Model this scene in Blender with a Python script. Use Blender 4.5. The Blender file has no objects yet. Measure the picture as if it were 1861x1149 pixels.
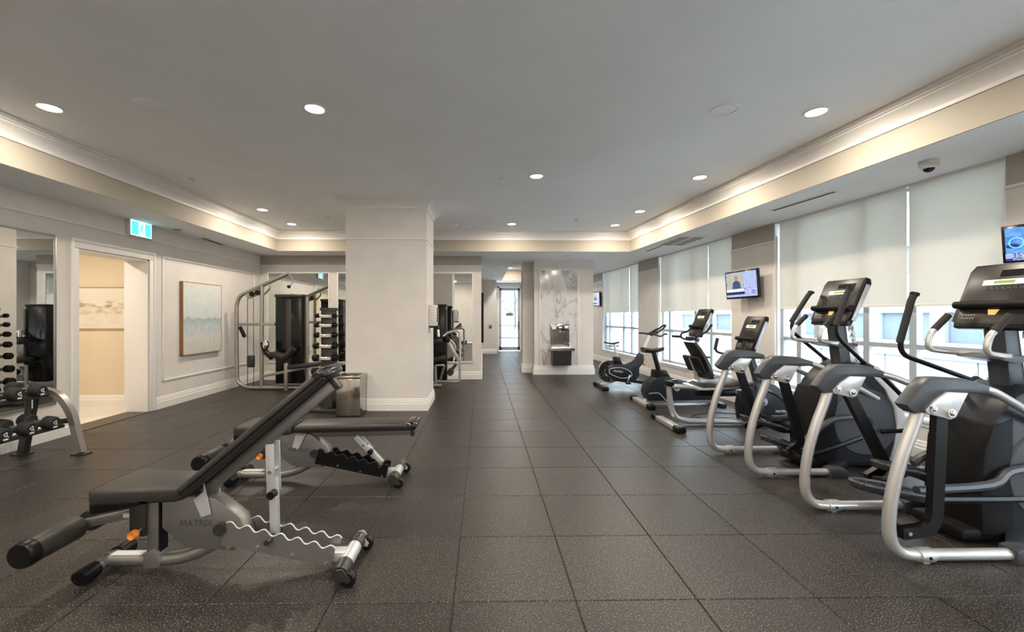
import bpy, bmesh, math, random
from mathutils import Vector, Matrix, Euler
random.seed(7)
PI = math.pi
C = bpy.context.scene.collection
SC = bpy.context.scene

# ------------------------------------------------------------------ camera
CAMH, FPX, CU, CV, YAW = 1.42, 760.0, 889.0, 574.5, math.radians(0.9)
cam_d = bpy.data.cameras.new('camera'); cam = bpy.data.objects.new('camera', cam_d); C.objects.link(cam)
cam.location = (0, 0, CAMH); cam.rotation_euler = (PI/2, 0, -YAW)
cam_d.sensor_fit = 'HORIZONTAL'; cam_d.sensor_width = 36.0
cam_d.lens = 36.0*FPX/1861.0
cam_d.shift_x = (930.5-CU)/1861.0
cam_d.clip_start = 0.05; cam_d.clip_end = 300
SC.camera = cam
# ------------------------------------------------------------------ world, exposure
SC.view_settings.view_transform = 'Standard'; SC.view_settings.look = 'None'
SC.view_settings.gamma = 1.0; SC.view_settings.use_curve_mapping = False
SC.view_settings.exposure = 0.85
W = bpy.data.worlds.new('world'); SC.world = W; W.use_nodes = True
bg = W.node_tree.nodes['Background']
bg.inputs[0].default_value = (0.80, 0.90, 1.0, 1); bg.inputs[1].default_value = 14.0     # bright overcast sky
try:
    SC.cycles.use_denoising = True
    SC.cycles.max_bounces = 8; SC.cycles.diffuse_bounces = 5; SC.cycles.glossy_bounces = 4
    SC.cycles.transparent_max_bounces = 12; SC.cycles.transmission_bounces = 6
    SC.cycles.sample_clamp_indirect = 6.0
except Exception: pass
POT_W = 16.0                                        # watts of one recessed lamp
POT_COL = (1.0, 0.88, 0.74)

# ------------------------------------------------------------------ pixel -> place helpers
def ray(u, v):
    x, z = (u-CU)/FPX, -(v-CV)/FPX
    return Vector((x*math.cos(YAW)+math.sin(YAW), -x*math.sin(YAW)+math.cos(YAW), z))
def onz(u, v, z=0.0):
    d = ray(u, v); t = (z-CAMH)/d.z; return Vector((d.x*t, d.y*t, z))
def ony(u, v, y):
    d = ray(u, v); t = y/d.y; return Vector((d.x*t, y, CAMH+d.z*t))
def onx(u, v, x):
    d = ray(u, v); t = x/d.x; return Vector((x, d.y*t, CAMH+d.z*t))

# ------------------------------------------------------------------ materials
MATS = {}
def nmat(name, col, rough=0.5, metal=0.0, noise=0.0, nscale=40.0, bump=0.0, bscale=200.0, spec=0.5, coat=0.0, emit=None, estr=0.0, col2=None):
    m = bpy.data.materials.new(name); m.use_nodes = True; MATS[name] = m
    nt = m.node_tree; b = nt.nodes['Principled BSDF']
    b.inputs['Base Color'].default_value = (*col, 1); b.inputs['Roughness'].default_value = rough
    b.inputs['Metallic'].default_value = metal; b.inputs['Specular IOR Level'].default_value = spec
    if coat: b.inputs['Coat Weight'].default_value = coat; b.inputs['Coat Roughness'].default_value = 0.15
    if emit: b.inputs['Emission Color'].default_value = (*emit, 1); b.inputs['Emission Strength'].default_value = estr
    if noise or bump:
        tc = nt.nodes.new('ShaderNodeTexCoord')
    if noise:
        n = nt.nodes.new('ShaderNodeTexNoise'); n.inputs['Scale'].default_value = nscale; n.inputs['Detail'].default_value = 3
        nt.links.new(tc.outputs['Object'], n.inputs['Vector'])
        r = nt.nodes.new('ShaderNodeValToRGB')
        c2 = col2 or tuple(min(1, c*(1+noise)) for c in col); c1 = col if col2 else tuple(c*(1-noise) for c in col)
        r.color_ramp.elements[0].position = 0.35; r.color_ramp.elements[1].position = 0.65
        r.color_ramp.elements[0].color = (*c1, 1); r.color_ramp.elements[1].color = (*c2, 1)
        nt.links.new(n.outputs['Fac'], r.inputs['Fac']); nt.links.new(r.outputs['Color'], b.inputs['Base Color'])
    if bump:
        n2 = nt.nodes.new('ShaderNodeTexNoise'); n2.inputs['Scale'].default_value = bscale; n2.inputs['Detail'].default_value = 2
        nt.links.new(tc.outputs['Object'], n2.inputs['Vector'])
        bp = nt.nodes.new('ShaderNodeBump'); bp.inputs['Strength'].default_value = bump; bp.inputs['Distance'].default_value = 0.004
        nt.links.new(n2.outputs['Fac'], bp.inputs['Height']); nt.links.new(bp.outputs['Normal'], b.inputs['Normal'])
    return m
nmat('wall_paint', (0.72, 0.685, 0.645), 0.75, noise=0.03, nscale=3, bump=0.05, bscale=350)
nmat('trim_paint', (0.82, 0.80, 0.77), 0.45)
nmat('ceiling_paint', (0.87, 0.88, 0.885), 0.85, noise=0.02, nscale=1.5)
nmat('beam_paint', (0.455, 0.415, 0.34), 0.7)
nmat('taupe_paint', (0.42, 0.385, 0.34), 0.75)
nmat('vestibule_paint', (0.72, 0.62, 0.46), 0.75)
nmat('vestibule_tile', (0.75, 0.70, 0.62), 0.25, noise=0.05, nscale=2)
nmat('silver_paint', (0.56, 0.56, 0.55), 0.34, metal=0.6, bump=0.02, bscale=600)
nmat('champagne_metal', (0.42, 0.395, 0.36), 0.38, metal=0.8)
nmat('light_plate', (0.62, 0.63, 0.65), 0.35, metal=0.45)
nmat('chrome', (0.80, 0.80, 0.80), 0.12, metal=1.0)
nmat('stainless', (0.50, 0.48, 0.45), 0.14, metal=1.0, bump=0.02, bscale=90)
nmat('black_plastic', (0.006, 0.006, 0.007), 0.34, spec=0.28)
nmat('bench_metal', (0.27, 0.265, 0.26), 0.36, metal=0.7)
nmat('black_matte', (0.008, 0.008, 0.009), 0.6, spec=0.2)
nmat('black_gloss', (0.008, 0.008, 0.010), 0.15)
nmat('rubber_grip', (0.016, 0.016, 0.017), 0.75, bump=0.15, bscale=500)
nmat('vinyl', (0.024, 0.022, 0.020), 0.40, noise=0.1, nscale=90, bump=0.12, bscale=700)
nmat('dark_shell', (0.014, 0.017, 0.024), 0.40, spec=0.32, bump=0.05, bscale=700)
nmat('grey_shell', (0.050, 0.055, 0.066), 0.40, bump=0.05, bscale=700)
nmat('rim_grey', (0.42, 0.44, 0.46), 0.35, metal=0.4)
nmat('dark_steel', (0.075, 0.072, 0.070), 0.35, metal=0.7)
nmat('smoke_shield', (0.008, 0.009, 0.009), 0.20, spec=0.35)
nmat('white_print', (0.80, 0.80, 0.80), 0.6)
nmat('dark_print', (0.06, 0.07, 0.09), 0.6)
nmat('orange_plastic', (0.85, 0.25, 0.04), 0.4)
nmat('white_plastic', (0.70, 0.68, 0.64), 0.4)
nmat('grey_slot', (0.22, 0.22, 0.22), 0.6)
nmat('frame_alu', (0.40, 0.44, 0.48), 0.4)
nmat('sill_white', (0.78, 0.79, 0.80), 0.4)
nmat('handrail', (0.30, 0.31, 0.33), 0.4, metal=0.4)
nmat('wood_frame', (0.27, 0.145, 0.062), 0.5, noise=0.15, nscale=12)
nmat('lamp_lens', (1, 1, 1), 0.4, emit=(1.0, 0.88, 0.70), estr=9.0)
nmat('exit_cyan', (0.05, 0.4, 0.45), 0.4, emit=(0.07, 0.48, 0.50), estr=1.0)
nmat('exit_white', (0.9, 0.9, 0.9), 0.4, emit=(0.55, 0.85, 0.85), estr=0.9)
nmat('exit_box', (0.62, 0.60, 0.56), 0.5)
nmat('lcd_yellow', (0.5, 0.5, 0.3), 0.4, emit=(0.92, 0.90, 0.62), estr=0.75)
nmat('lcd_green', (0.1, 0.2, 0.05), 0.4, emit=(0.16, 0.24, 0.05), estr=0.6)
nmat('amber_light', (0.6, 0.3, 0.1), 0.4, emit=(0.95, 0.48, 0.14), estr=0.5)
nmat('red_button', (0.45, 0.04, 0.04), 0.4)
nmat('console_face', (0.024, 0.018, 0.014), 0.34, spec=0.4)
nmat('building_white', (0.26, 0.262, 0.265), 0.8)
nmat('building_grey', (0.12, 0.125, 0.13), 0.8)
nmat('building_window', (0.085, 0.100, 0.112), 0.9, spec=0.1)
nmat('bounce_ground', (0.62, 0.63, 0.65), 0.8)  # outside ground made this bright to bounce daylight up to the ceiling
nmat('bark', (0.05, 0.045, 0.04), 0.9)
nmat('black_felt', (0.02, 0.02, 0.02), 0.9)

# mirror, glass
m = nmat('mirror', (0.80, 0.82, 0.80), 0.01, metal=1.0)
def glass_mat():
    m = bpy.data.materials.new('window_glass'); m.use_nodes = True; MATS['window_glass'] = m
    nt = m.node_tree; nt.nodes.clear()
    o = nt.nodes.new('ShaderNodeOutputMaterial'); t = nt.nodes.new('ShaderNodeBsdfTransparent'); g = nt.nodes.new('ShaderNodeBsdfGlossy')
    t.inputs[0].default_value = (0.93, 0.97, 0.98, 1); g.inputs['Roughness'].default_value = 0.02
    lw = nt.nodes.new('ShaderNodeLayerWeight'); lw.inputs[0].default_value = 0.5
    pw = nt.nodes.new('ShaderNodeMath'); pw.operation = 'POWER'; pw.inputs[1].default_value = 4.0
    nt.links.new(lw.outputs['Facing'], pw.inputs[0])
    f = nt.nodes.new('ShaderNodeMath'); f.operation = 'MULTIPLY_ADD'; f.inputs[1].default_value = 0.6; f.inputs[2].default_value = 0.04
    nt.links.new(pw.outputs[0], f.inputs[0])
    mx = nt.nodes.new('ShaderNodeMixShader')
    nt.links.new(f.outputs[0], mx.inputs[0]); nt.links.new(t.outputs[0], mx.inputs[1]); nt.links.new(g.outputs[0], mx.inputs[2])
    nt.links.new(mx.outputs[0], o.inputs[0])
glass_mat()
def blind_mat():
    m = bpy.data.materials.new('blind_fabric'); m.use_nodes = True; MATS['blind_fabric'] = m
    nt = m.node_tree; nt.nodes.clear()
    o = nt.nodes.new('ShaderNodeOutputMaterial')
    d = nt.nodes.new('ShaderNodeBsdfDiffuse'); d.inputs[0].default_value = (0.74, 0.71, 0.65, 1)
    tl = nt.nodes.new('ShaderNodeBsdfTranslucent'); tl.inputs[0].default_value = (0.78, 0.755, 0.69, 1)
    tp = nt.nodes.new('ShaderNodeBsdfTransparent'); tp.inputs[0].default_value = (1, 1, 1, 1)
    m1 = nt.nodes.new('ShaderNodeMixShader'); m1.inputs[0].default_value = 0.35
    m2 = nt.nodes.new('ShaderNodeMixShader'); m2.inputs[0].default_value = 0.05
    nt.links.new(d.outputs[0], m1.inputs[1]); nt.links.new(tl.outputs[0], m1.inputs[2])
    nt.links.new(m1.outputs[0], m2.inputs[1]); nt.links.new(tp.outputs[0], m2.inputs[2]); nt.links.new(m2.outputs[0], o.inputs[0])
blind_mat()
def rubber_mat():
    m = nmat('rubber_tile', (0.05, 0.046, 0.042), 0.44, spec=0.40)
    nt = m.node_tree; b = nt.nodes['Principled BSDF']
    tc = nt.nodes.new('ShaderNodeNewGeometry')
    oi = nt.nodes.new('ShaderNodeObjectInfo')
    n = nt.nodes.new('ShaderNodeTexNoise'); n.inputs['Scale'].default_value = 150; n.inputs['Detail'].default_value = 2
    nt.links.new(tc.outputs['Position'], n.inputs['Vector'])
    r = nt.nodes.new('ShaderNodeValToRGB'); e = r.color_ramp.elements
    e[0].position = 0.40; e[0].color = (0.017, 0.0145, 0.013, 1); e[1].position = 0.70; e[1].color = (0.27, 0.25, 0.23, 1)
    x = r.color_ramp.elements.new(0.58); x.color = (0.026, 0.0225, 0.020, 1)
    nt.links.new(n.outputs['Fac'], r.inputs['Fac'])
    n3 = nt.nodes.new('ShaderNodeTexNoise'); n3.inputs['Scale'].default_value = 2.2; n3.inputs['Detail'].default_value = 3
    nt.links.new(tc.outputs['Position'], n3.inputs['Vector'])
    mr = nt.nodes.new('ShaderNodeMapRange'); mr.inputs['To Min'].default_value = 0.82; mr.inputs['To Max'].default_value = 1.18
    nt.links.new(n3.outputs['Fac'], mr.inputs['Value'])
    mr2 = nt.nodes.new('ShaderNodeMapRange'); mr2.inputs['To Min'].default_value = 0.90; mr2.inputs['To Max'].default_value = 1.10
    nt.links.new(oi.outputs['Random'], mr2.inputs['Value'])
    mu = nt.nodes.new('ShaderNodeMath'); mu.operation = 'MULTIPLY'
    nt.links.new(mr.outputs[0], mu.inputs[0]); nt.links.new(mr2.outputs[0], mu.inputs[1])
    hs = nt.nodes.new('ShaderNodeHueSaturation'); nt.links.new(r.outputs[0], hs.inputs['Color']); nt.links.new(mu.outputs[0], hs.inputs['Value'])
    nt.links.new(hs.outputs[0], b.inputs['Base Color'])
    bp = nt.nodes.new('ShaderNodeBump'); bp.inputs['Strength'].default_value = 0.15; bp.inputs['Distance'].default_value = 0.0015
    nt.links.new(n.outputs['Fac'], bp.inputs['Height']); nt.links.new(bp.outputs['Normal'], b.inputs['Normal'])
    mr3 = nt.nodes.new('ShaderNodeMapRange'); mr3.inputs['To Min'].default_value = 0.36; mr3.inputs['To Max'].default_value = 0.48
    nt.links.new(n3.outputs['Fac'], mr3.inputs['Value']); nt.links.new(mr3.outputs[0], b.inputs['Roughness'])
rubber_mat()
def marble_mat():
    m = nmat('marble', (0.7, 0.7, 0.7), 0.09, spec=0.6)
    nt = m.node_tree; b = nt.nodes['Principled BSDF']
    tc = nt.nodes.new('ShaderNodeTexCoord')
    mp = nt.nodes.new('ShaderNodeMapping'); mp.inputs['Rotation'].default_value = (0.3, 0.75, 0.2); mp.inputs['Scale'].default_value = (1, 1, 0.45)
    nt.links.new(tc.outputs['Object'], mp.inputs['Vector'])
    n = nt.nodes.new('ShaderNodeTexNoise'); n.inputs['Scale'].default_value = 2.6; n.inputs['Detail'].default_value = 7; n.inputs['Distortion'].default_value = 1.6
    nt.links.new(mp.outputs[0], n.inputs['Vector'])
    s = nt.nodes.new('ShaderNodeMath'); s.operation = 'SUBTRACT'; s.inputs[1].default_value = 0.5
    a = nt.nodes.new('ShaderNodeMath'); a.operation = 'ABSOLUTE'
    nt.links.new(n.outputs['Fac'], s.inputs[0]); nt.links.new(s.outputs[0], a.inputs[0])
    r = nt.nodes.new('ShaderNodeValToRGB'); e = r.color_ramp.elements
    e[0].position = 0.0; e[0].color = (0.36, 0.34, 0.32, 1); e[1].position = 0.10; e[1].color = (0.66, 0.65, 0.64, 1)
    x = r.color_ramp.elements.new(0.022); x.color = (0.58, 0.57, 0.56, 1)
    nt.links.new(a.outputs[0], r.inputs['Fac']); nt.links.new(r.outputs[0], b.inputs['Base Color'])
marble_mat()

# ------------------------------------------------------------------ mesh helpers
class MB:
    def __init__(s): s.bm = bmesh.new()
    def _add(s, t):
        me = bpy.data.meshes.new('t'); t.to_mesh(me); s.bm.from_mesh(me); bpy.data.meshes.remove(me); t.free(); return s
    def box(s, c, d, rot=None, bev=0.0, seg=2):
        t = bmesh.new(); bmesh.ops.create_cube(t, size=1.0)
        bmesh.ops.scale(t, vec=d, verts=t.verts)
        if bev: bmesh.ops.bevel(t, geom=t.edges[:], offset=min(bev, min(d)*0.49), segments=seg, affect='EDGES', profile=0.5)
        mt = Matrix.Translation(c)
        if rot is not None: mt = mt @ Euler(rot).to_matrix().to_4x4()
        t.transform(mt); return s._add(t)
    def bb(s, x0, x1, y0, y1, z0, z1, bev=0.0, seg=2):
        return s.box(((x0+x1)/2, (y0+y1)/2, (z0+z1)/2), (abs(x1-x0), abs(y1-y0), abs(z1-z0)), None, bev, seg)
    def bar(s, p0, p1, w, h, bev=0.0, up=(0, 0, 1)):
        p0, p1 = Vector(p0), Vector(p1); d = p1-p0; L = d.length; d.normalize()
        up = Vector(up)
        if abs(d.dot(up)) > 0.99: up = Vector((1, 0, 0))
        x = up.cross(d).normalized(); z = d.cross(x)
        t = bmesh.new(); bmesh.ops.create_cube(t, size=1.0); bmesh.ops.scale(t, vec=(w, L, h), verts=t.verts)
        if bev: bmesh.ops.bevel(t, geom=t.edges[:], offset=bev, segments=2, affect='EDGES', profile=0.5)
        M = Matrix((x, d, z)).transposed().to_4x4(); M.translation = (p0+p1)/2
        t.transform(M); return s._add(t)
    def cyl(s, p0, p1, r, r2=None, n=16):
        p0, p1 = Vector(p0), Vector(p1); d = p1-p0
        t = bmesh.new(); bmesh.ops.create_cone(t, cap_ends=True, segments=n, radius1=r, radius2=r if r2 is None else r2, depth=d.length)
        M = d.to_track_quat('Z', 'Y').to_matrix().to_4x4(); M.translation = (p0+p1)/2
        t.transform(M); return s._add(t)
    def sph(s, c, r, n=12, rot=None):
        t = bmesh.new(); bmesh.ops.create_uvsphere(t, u_segments=n, v_segments=max(6, n*2//3), radius=1.0)
        if not hasattr(r, '__len__'): r = (r, r, r)
        bmesh.ops.scale(t, vec=r, verts=t.verts)
        M = Matrix.Translation(c)
        if rot is not None: M = M @ Euler(rot).to_matrix().to_4x4()
        t.transform(M); return s._add(t)
    def rings(s, rs, caps=True, closed=False):
        bm = s.bm; vs = [[bm.verts.new(p) for p in r] for r in rs]; n = len(vs[0])
        rng = range(len(vs) if closed else len(vs)-1)
        for i in rng:
            a, b = vs[i], vs[(i+1) % len(vs)]
            for j in range(n): bm.faces.new((a[j], a[(j+1) % n], b[(j+1) % n], b[j]))
        if caps and not closed:
            bm.faces.new(vs[0][::-1]); bm.faces.new(vs[-1])
        return s
    def tube(s, pts, r, n=12, fil=0.0, prof=None, caps=True, radii=None, up=None, fseg=5):
        P = [Vector(p) for p in pts]
        if fil and len(P) > 2:
            Q = [P[0]]
            for i in range(1, len(P)-1):
                a, b, c = P[i-1], P[i], P[i+1]; d1 = a-b; d2 = c-b
                f = fil if not hasattr(fil, '__len__') else fil[i-1]
                k = min(f, d1.length*0.49, d2.length*0.49); A = b+d1.normalized()*k; B = b+d2.normalized()*k
                for j in range(fseg+1):
                    t = j/fseg; Q.append(A*(1-t)**2+b*2*t*(1-t)+B*t*t)
            Q.append(P[-1]); P = Q
        P = [p for i, p in enumerate(P) if i == 0 or (p-P[i-1]).length > 1e-5]
        T = [((P[min(i+1, len(P)-1)]-P[max(i-1, 0)]).normalized()) for i in range(len(P))]
        u = Vector(up) if up else (Vector((0, 0, 1)) if abs(T[0].z) < 0.9 else Vector((1, 0, 0)))
        prof = prof or [(math.cos(2*PI*k/n)*r, math.sin(2*PI*k/n)*r) for k in range(n)]
        rs = []
        for i, p in enumerate(P):
            u = (u-T[i]*u.dot(T[i])).normalized(); w = T[i].cross(u)
            f = 1.0 if radii is None else radii[min(i, len(radii)-1)] if len(radii) == len(P) else radii[0]+(radii[-1]-radii[0])*i/(len(P)-1)
            rs.append([p+w*(a*f)+u*(b*f) for a, b in prof])
        return s.rings(rs, caps)
    def prism(s, poly, ax, a0, a1, bev=0.0, seg=2):
        # poly in the two other axes (x,z for 'y'; y,z for 'x'; x,y for 'z')
        def P(p, a): return {'y': (p[0], a, p[1]), 'x': (a, p[0], p[1]), 'z': (p[0], p[1], a)}[ax]
        t = bmesh.new(); A = [t.verts.new(P(p, a0)) for p in poly]; B = [t.verts.new(P(p, a1)) for p in poly]; n = len(poly)
        t.faces.new(A); t.faces.new(B[::-1])
        for i in range(n): t.faces.new((A[i], B[i], B[(i+1) % n], A[(i+1) % n]))
        bmesh.ops.recalc_face_normals(t, faces=t.faces)
        if bev:
            es = [e for e in t.edges if abs((e.verts[0].co-e.verts[1].co)['xyz'.index(ax)]) < 1e-6]
            bmesh.ops.bevel(t, geom=es, offset=bev, segments=seg, affect='EDGES', profile=0.5)
        return s._add(t)
    def lathe(s, prof, c, ax='z', n=24, caps=False):
        rs = []
        for r, h in prof:
            ring = []
            for k in range(n):
                a = 2*PI*k/n; p = (math.cos(a)*r, math.sin(a)*r)
                q = {'z': (p[0], p[1], h), 'y': (p[0], h, p[1]), 'x': (h, p[0], p[1])}[ax]
                ring.append((c[0]+q[0], c[1]+q[1], c[2]+q[2]))
            rs.append(ring)
        return s.rings(rs, caps)
    def poly(s, pts):
        s.bm.faces.new([s.bm.verts.new(p) for p in pts]); return s
    def sweep(s, path, prof, closed=False, side=1):
        # horizontal moulding: prof of (offset, z); offset goes to the side of the path
        P = [Vector((p[0], p[1])) for p in path]; n = len(P); rs = []
        for i in range(n):
            a = P[i-1] if (i or closed) else None; b = P[(i+1) % n] if (i < n-1 or closed) else None
            d1 = (P[i]-a).normalized() if a is not None else None; d2 = (b-P[i]).normalized() if b is not None else None
            d1 = d1 if d1 is not None else d2; d2 = d2 if d2 is not None else d1
            n1 = Vector((d1.y, -d1.x))*side; n2 = Vector((d2.y, -d2.x))*side
            m = (n1+n2).normalized(); m = m/max(0.3, m.dot(n1))
            rs.append([(P[i].x+m.x*o, P[i].y+m.y*o, z) for o, z in prof])
        return s.rings(rs, True, closed)
    def xf(s, M): s.bm.transform(M); return s
    def build(s, name, mat, parent=None, smooth=40, loc=None):
        bmesh.ops.recalc_face_normals(s.bm, faces=s.bm.faces)
        me = bpy.data.meshes.new(name); s.bm.to_mesh(me); s.bm.free()
        me.materials.append(MATS[mat] if isinstance(mat, str) else mat)
        if smooth:
            for p in me.polygons: p.use_smooth = True
            me.set_sharp_from_angle(angle=math.radians(smooth))
        o = bpy.data.objects.new(name, me); C.objects.link(o)
        if parent is not None: o.parent = parent
        if loc is not None: o.location = loc
        return o
def thing(name, label, cat, loc=(0, 0, 0), rz=0.0, group=None):
    o = bpy.data.objects.new(name, None); C.objects.link(o); o.empty_display_size = 0.1
    o.location = loc; o.rotation_euler = (0, 0, rz); o['label'] = label; o['category'] = cat
    if group: o['group'] = group
    return o
def tag(o, label, cat, group=None):
    o['label'] = label; o['category'] = cat
    if group: o['group'] = group
    return o
def struct(o, label=None, cat=None):
    o['kind'] = 'structure'
    if label: o['label'] = label
    if cat: o['category'] = cat
    return o
def sempty(name, loc=(0, 0, 0), rz=0.0):
    o = bpy.data.objects.new(name, None); C.objects.link(o); o.location = loc; o.rotation_euler = (0, 0, rz); o['kind'] = 'structure'; return o
def dup(root, loc=None, rz=None, label=None, name=None):
    def rec(o, p):
        c = o.copy(); C.objects.link(c); c.parent = p
        for ch in list(o.children): rec(ch, c)
        return c
    r = rec(root, None)
    if loc is not None: r.location = loc
    if rz is not None: r.rotation_euler = (0, 0, rz)
    if label: r['label'] = label
    return r
def text(name, body, mat, parent, loc, rot, size, ext=0.0008, align='CENTER', sx=1.0):
    cu = bpy.data.curves.new(name, 'FONT'); cu.body = body; cu.size = size; cu.extrude = ext; cu.align_x = align; cu.align_y = 'CENTER'
    cu.resolution_u = 2
    o = bpy.data.objects.new('t', cu); C.objects.link(o); bpy.context.view_layer.update()
    me = bpy.data.meshes.new_from_object(o.evaluated_get(bpy.context.evaluated_depsgraph_get())); bpy.data.objects.remove(o); bpy.data.curves.remove(cu)
    me.materials.clear(); me.materials.append(MATS[mat]); me.name = name
    o = bpy.data.objects.new(name, me); C.objects.link(o)
    o.parent = parent; o.location = loc; o.rotation_euler = rot; o.scale = (sx, 1, 1); return o
def spl(pts, n=6):
    P = [Vector(p) for p in pts]; Q = [P[0]*2-P[1]]+P+[P[-1]*2-P[-2]]; out = []
    for i in range(1, len(Q)-2):
        a, b, c, d = Q[i-1:i+3]
        for k in range(n):
            t = k/n; out.append(0.5*((2*b)+(c-a)*t+(2*a-5*b+4*c-d)*t*t+(3*b-a-3*c+d)*t**3))
    out.append(P[-1]); return out
# ------------------------------------------------------------------ the room
CEIL, SOF = 3.18, 2.77
XL, YB = -4.95, 9.40
YN = -3.6                                   # wall behind the camera
RT = math.atan(0.0727)
def RX(y): return 4.16-0.0727*(y-6.9)       # right wall line
BXL, BYB = -4.25, 8.73
def BX(y): return 3.09-0.0768*(y-8.73)      # right beam edge

# floor: slab + rubber tiles
fl = MB().bb(-5.0, 5.2, YN-0.1, 17.1, -0.12, -0.008).build('floor', 'rubber_tile', smooth=0); struct(fl, 'dark speckled rubber tile floor', 'floor')
TS = 0.61; X0, Y0 = -0.145, 2.69
G_ = 0.0022
def tile_mesh():
    mb = MB(); mb.box((0, 0, -0.006), (TS-2*G_, TS-2*G_, 0.012), bev=0)
    t = mb.bm
    es = [e for e in t.edges if all(v.co.z > -0.001 for v in e.verts)]
    bmesh.ops.bevel(t, geom=es, offset=0.003, segments=1, affect='EDGES')
    me = bpy.data.meshes.new('rubber_tile'); t.to_mesh(me); t.free(); me.materials.append(MATS['rubber_tile']); return me
tm = tile_mesh()
spots = []
for i in range(-9, 9):
    for j in range(-10, 25):
        cx, cy = X0+(i+0.5)*TS, Y0+(j+0.5)*TS
        if cx-TS/2 > RX(cy)+0.02 or cx+TS/2 < XL-0.01 or cy > 17.0: continue
        if cy > 9.4+TS/2 and (cx < -0.35): continue
        vis = cy > 0.9 and abs(cx)/max(cy, 0.1) < 1.45 and cy < 11.5
        spots.append((0 if vis else 1, cy if cy > 0 else 99, cx, cy))
spots.sort()
rest = MB(); nvis = 0
for k, d, cx, cy in spots:
    if k == 0 and nvis < 300:
        o = bpy.data.objects.new('rubber_tile', tm); C.objects.link(o); o.parent = fl; o.location = (cx, cy, 0); nvis += 1
    else:
        rest.bb(cx-TS/2+G_, cx+TS/2-G_, cy-TS/2+G_, cy+TS/2-G_, -0.012, 0)
r_ = rest.build('distant_tiles', 'rubber_tile', fl, smooth=0); r_['kind'] = 'stuff'
vf = MB().bb(-10.0, XL-0.02, 4.0, 6.75, -0.1, 0.002).build('floor_vestibule', 'vestibule_tile', smooth=0); struct(vf)

# left wall with doorway and vestibule behind
DY0, DY1, DZ = onx(141, 600, XL).y, onx(270, 600, XL).y, 2.25
w = MB(); w.bb(XL-0.14, XL, YN, DY0, 0, CEIL); w.bb(XL-0.14, XL, DY1, YB+0.14, 0, CEIL); w.bb(XL-0.14, XL, DY0, DY1, DZ, CEIL)
struct(w.build('wall_left', 'wall_paint', smooth=0))
VY = 6.66
w = MB(); w.bb(-10, XL-0.14, VY, VY+0.1, 0, 2.8); w.bb(-10, XL-0.14, 3.9, 4.0, 0, 2.8); w.bb(-10.1, -10, 3.9, VY+0.1, 0, 2.8)
struct(w.build('wall_vestibule', 'vestibule_paint', smooth=0))
struct(MB().bb(-10.1, XL-0.14, 3.9, VY+0.1, 2.62, 2.8).build('ceiling_vestibule', 'trim_paint', smooth=0))
struct(MB().bb(XL-0.30, XL+0.03, DY0, DY1, -0.01, 0.006).build('trim_threshold', 'dark_steel', smooth=0))
# right jamb lining and casing
cs = MB()
cs.bb(XL-0.34, XL, DY1-0.02, DY1+0.02, 0, DZ); cs.bb(XL-0.34, XL, DY0-0.02, DY0+0.01, 0, DZ); cs.bb(XL-0.34, XL, DY0, DY1, DZ-0.02, DZ+0.02)
for a, b in ((DY0-0.10, DY0), (DY1, DY1+0.10)):
    cs.bb(XL, XL+0.022, a, b, 0, DZ-0.002, bev=0.006); 
    cs.bb(XL, XL+0.034, (a if a < DY0 else b-0.03), (a+0.03 if a < DY0 else b), 0, DZ+0.079, bev=0.006)
cs.bb(XL, XL+0.022, DY0-0.098, DY1+0.098, DZ, DZ+0.10, bev=0.006); cs.bb(XL, XL+0.036, DY0-0.104, DY1+0.104, DZ+0.078, DZ+0.115, bev=0.004)
struct(cs.build('trim_1', 'trim_paint'))

# back wall with the mirror bays, stub side, corridor
w = MB(); w.bb(XL, -0.03, YB, YB+0.16, 0, SOF+0.05); w.bb(-0.19, -0.03, YB+0.16, 15.7, 0, SOF+0.05); w.bb(-0.19, 0.52, 15.7, 15.85, 0, SOF+0.05); w.bb(0.40, 0.52, 15.85, 17.0, 0, SOF+0.05)
struct(w.build('wall_back', 'wall_paint', smooth=0))
XD0, XD1, DT = ony(904, 600, 17.0).x, ony(948, 600, 17.0).x, 2.62
w = MB(); w.bb(0.40, XD0, 17.0, 17.15, 0, CEIL); w.bb(XD1, 4.2, 17.0, 17.15, 0, CEIL); w.bb(XD0, XD1, 17.0, 17.15, DT, CEIL)
struct(w.build('wall_corridor', 'wall_paint', smooth=0))
struct(MB().bb(-5.1, 5.2, YN-0.15, YN, 0, CEIL+0.1).build('wall_rear', 'wall_paint', smooth=0))

# taupe band above the back wall trim and its mouldings
TRZ = 2.545
struct(MB().bb(XL+0.001, -0.025, YB-0.006, YB, TRZ, SOF).build('trim_2', 'taupe_paint', smooth=0))
BASE = [(0, 0), (0.024, 0), (0.024, 0.105), (0.017, 0.113), (0.017, 0.140), (0.011, 0.150), (0.011, 0.168), (0.004, 0.18), (0, 0.18)]
PICT = [(0, TRZ-0.012), (0.018, TRZ-0.012), (0.024, TRZ), (0.018, TRZ+0.012), (0, TRZ+0.012)]
def base(name, path, side=1, prof=BASE, mat='trim_paint'):
    return struct(MB().sweep(path, prof, False, side).build(name, mat, smooth=30))
base('baseboard_left', [(XL, YN), (XL, DY0-0.10)], 1); base('baseboard_left_far', [(XL, DY1+0.10), (XL, YB), (-0.03, YB), (-0.03, 15.7), (0.52, 15.7), (0.52, 17.0)], 1)
base('baseboard_vestibule', [(-10, VY), (XL-0.14, VY)], 1)
base('baseboard_corridor', [(XD1+0.06, 17.0), (RX(17), 17.0)], 1)
base('trim_3', [(XL, YN), (XL, YB), (-0.03, YB), (-0.03, 11.0)], 1, PICT)
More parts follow.
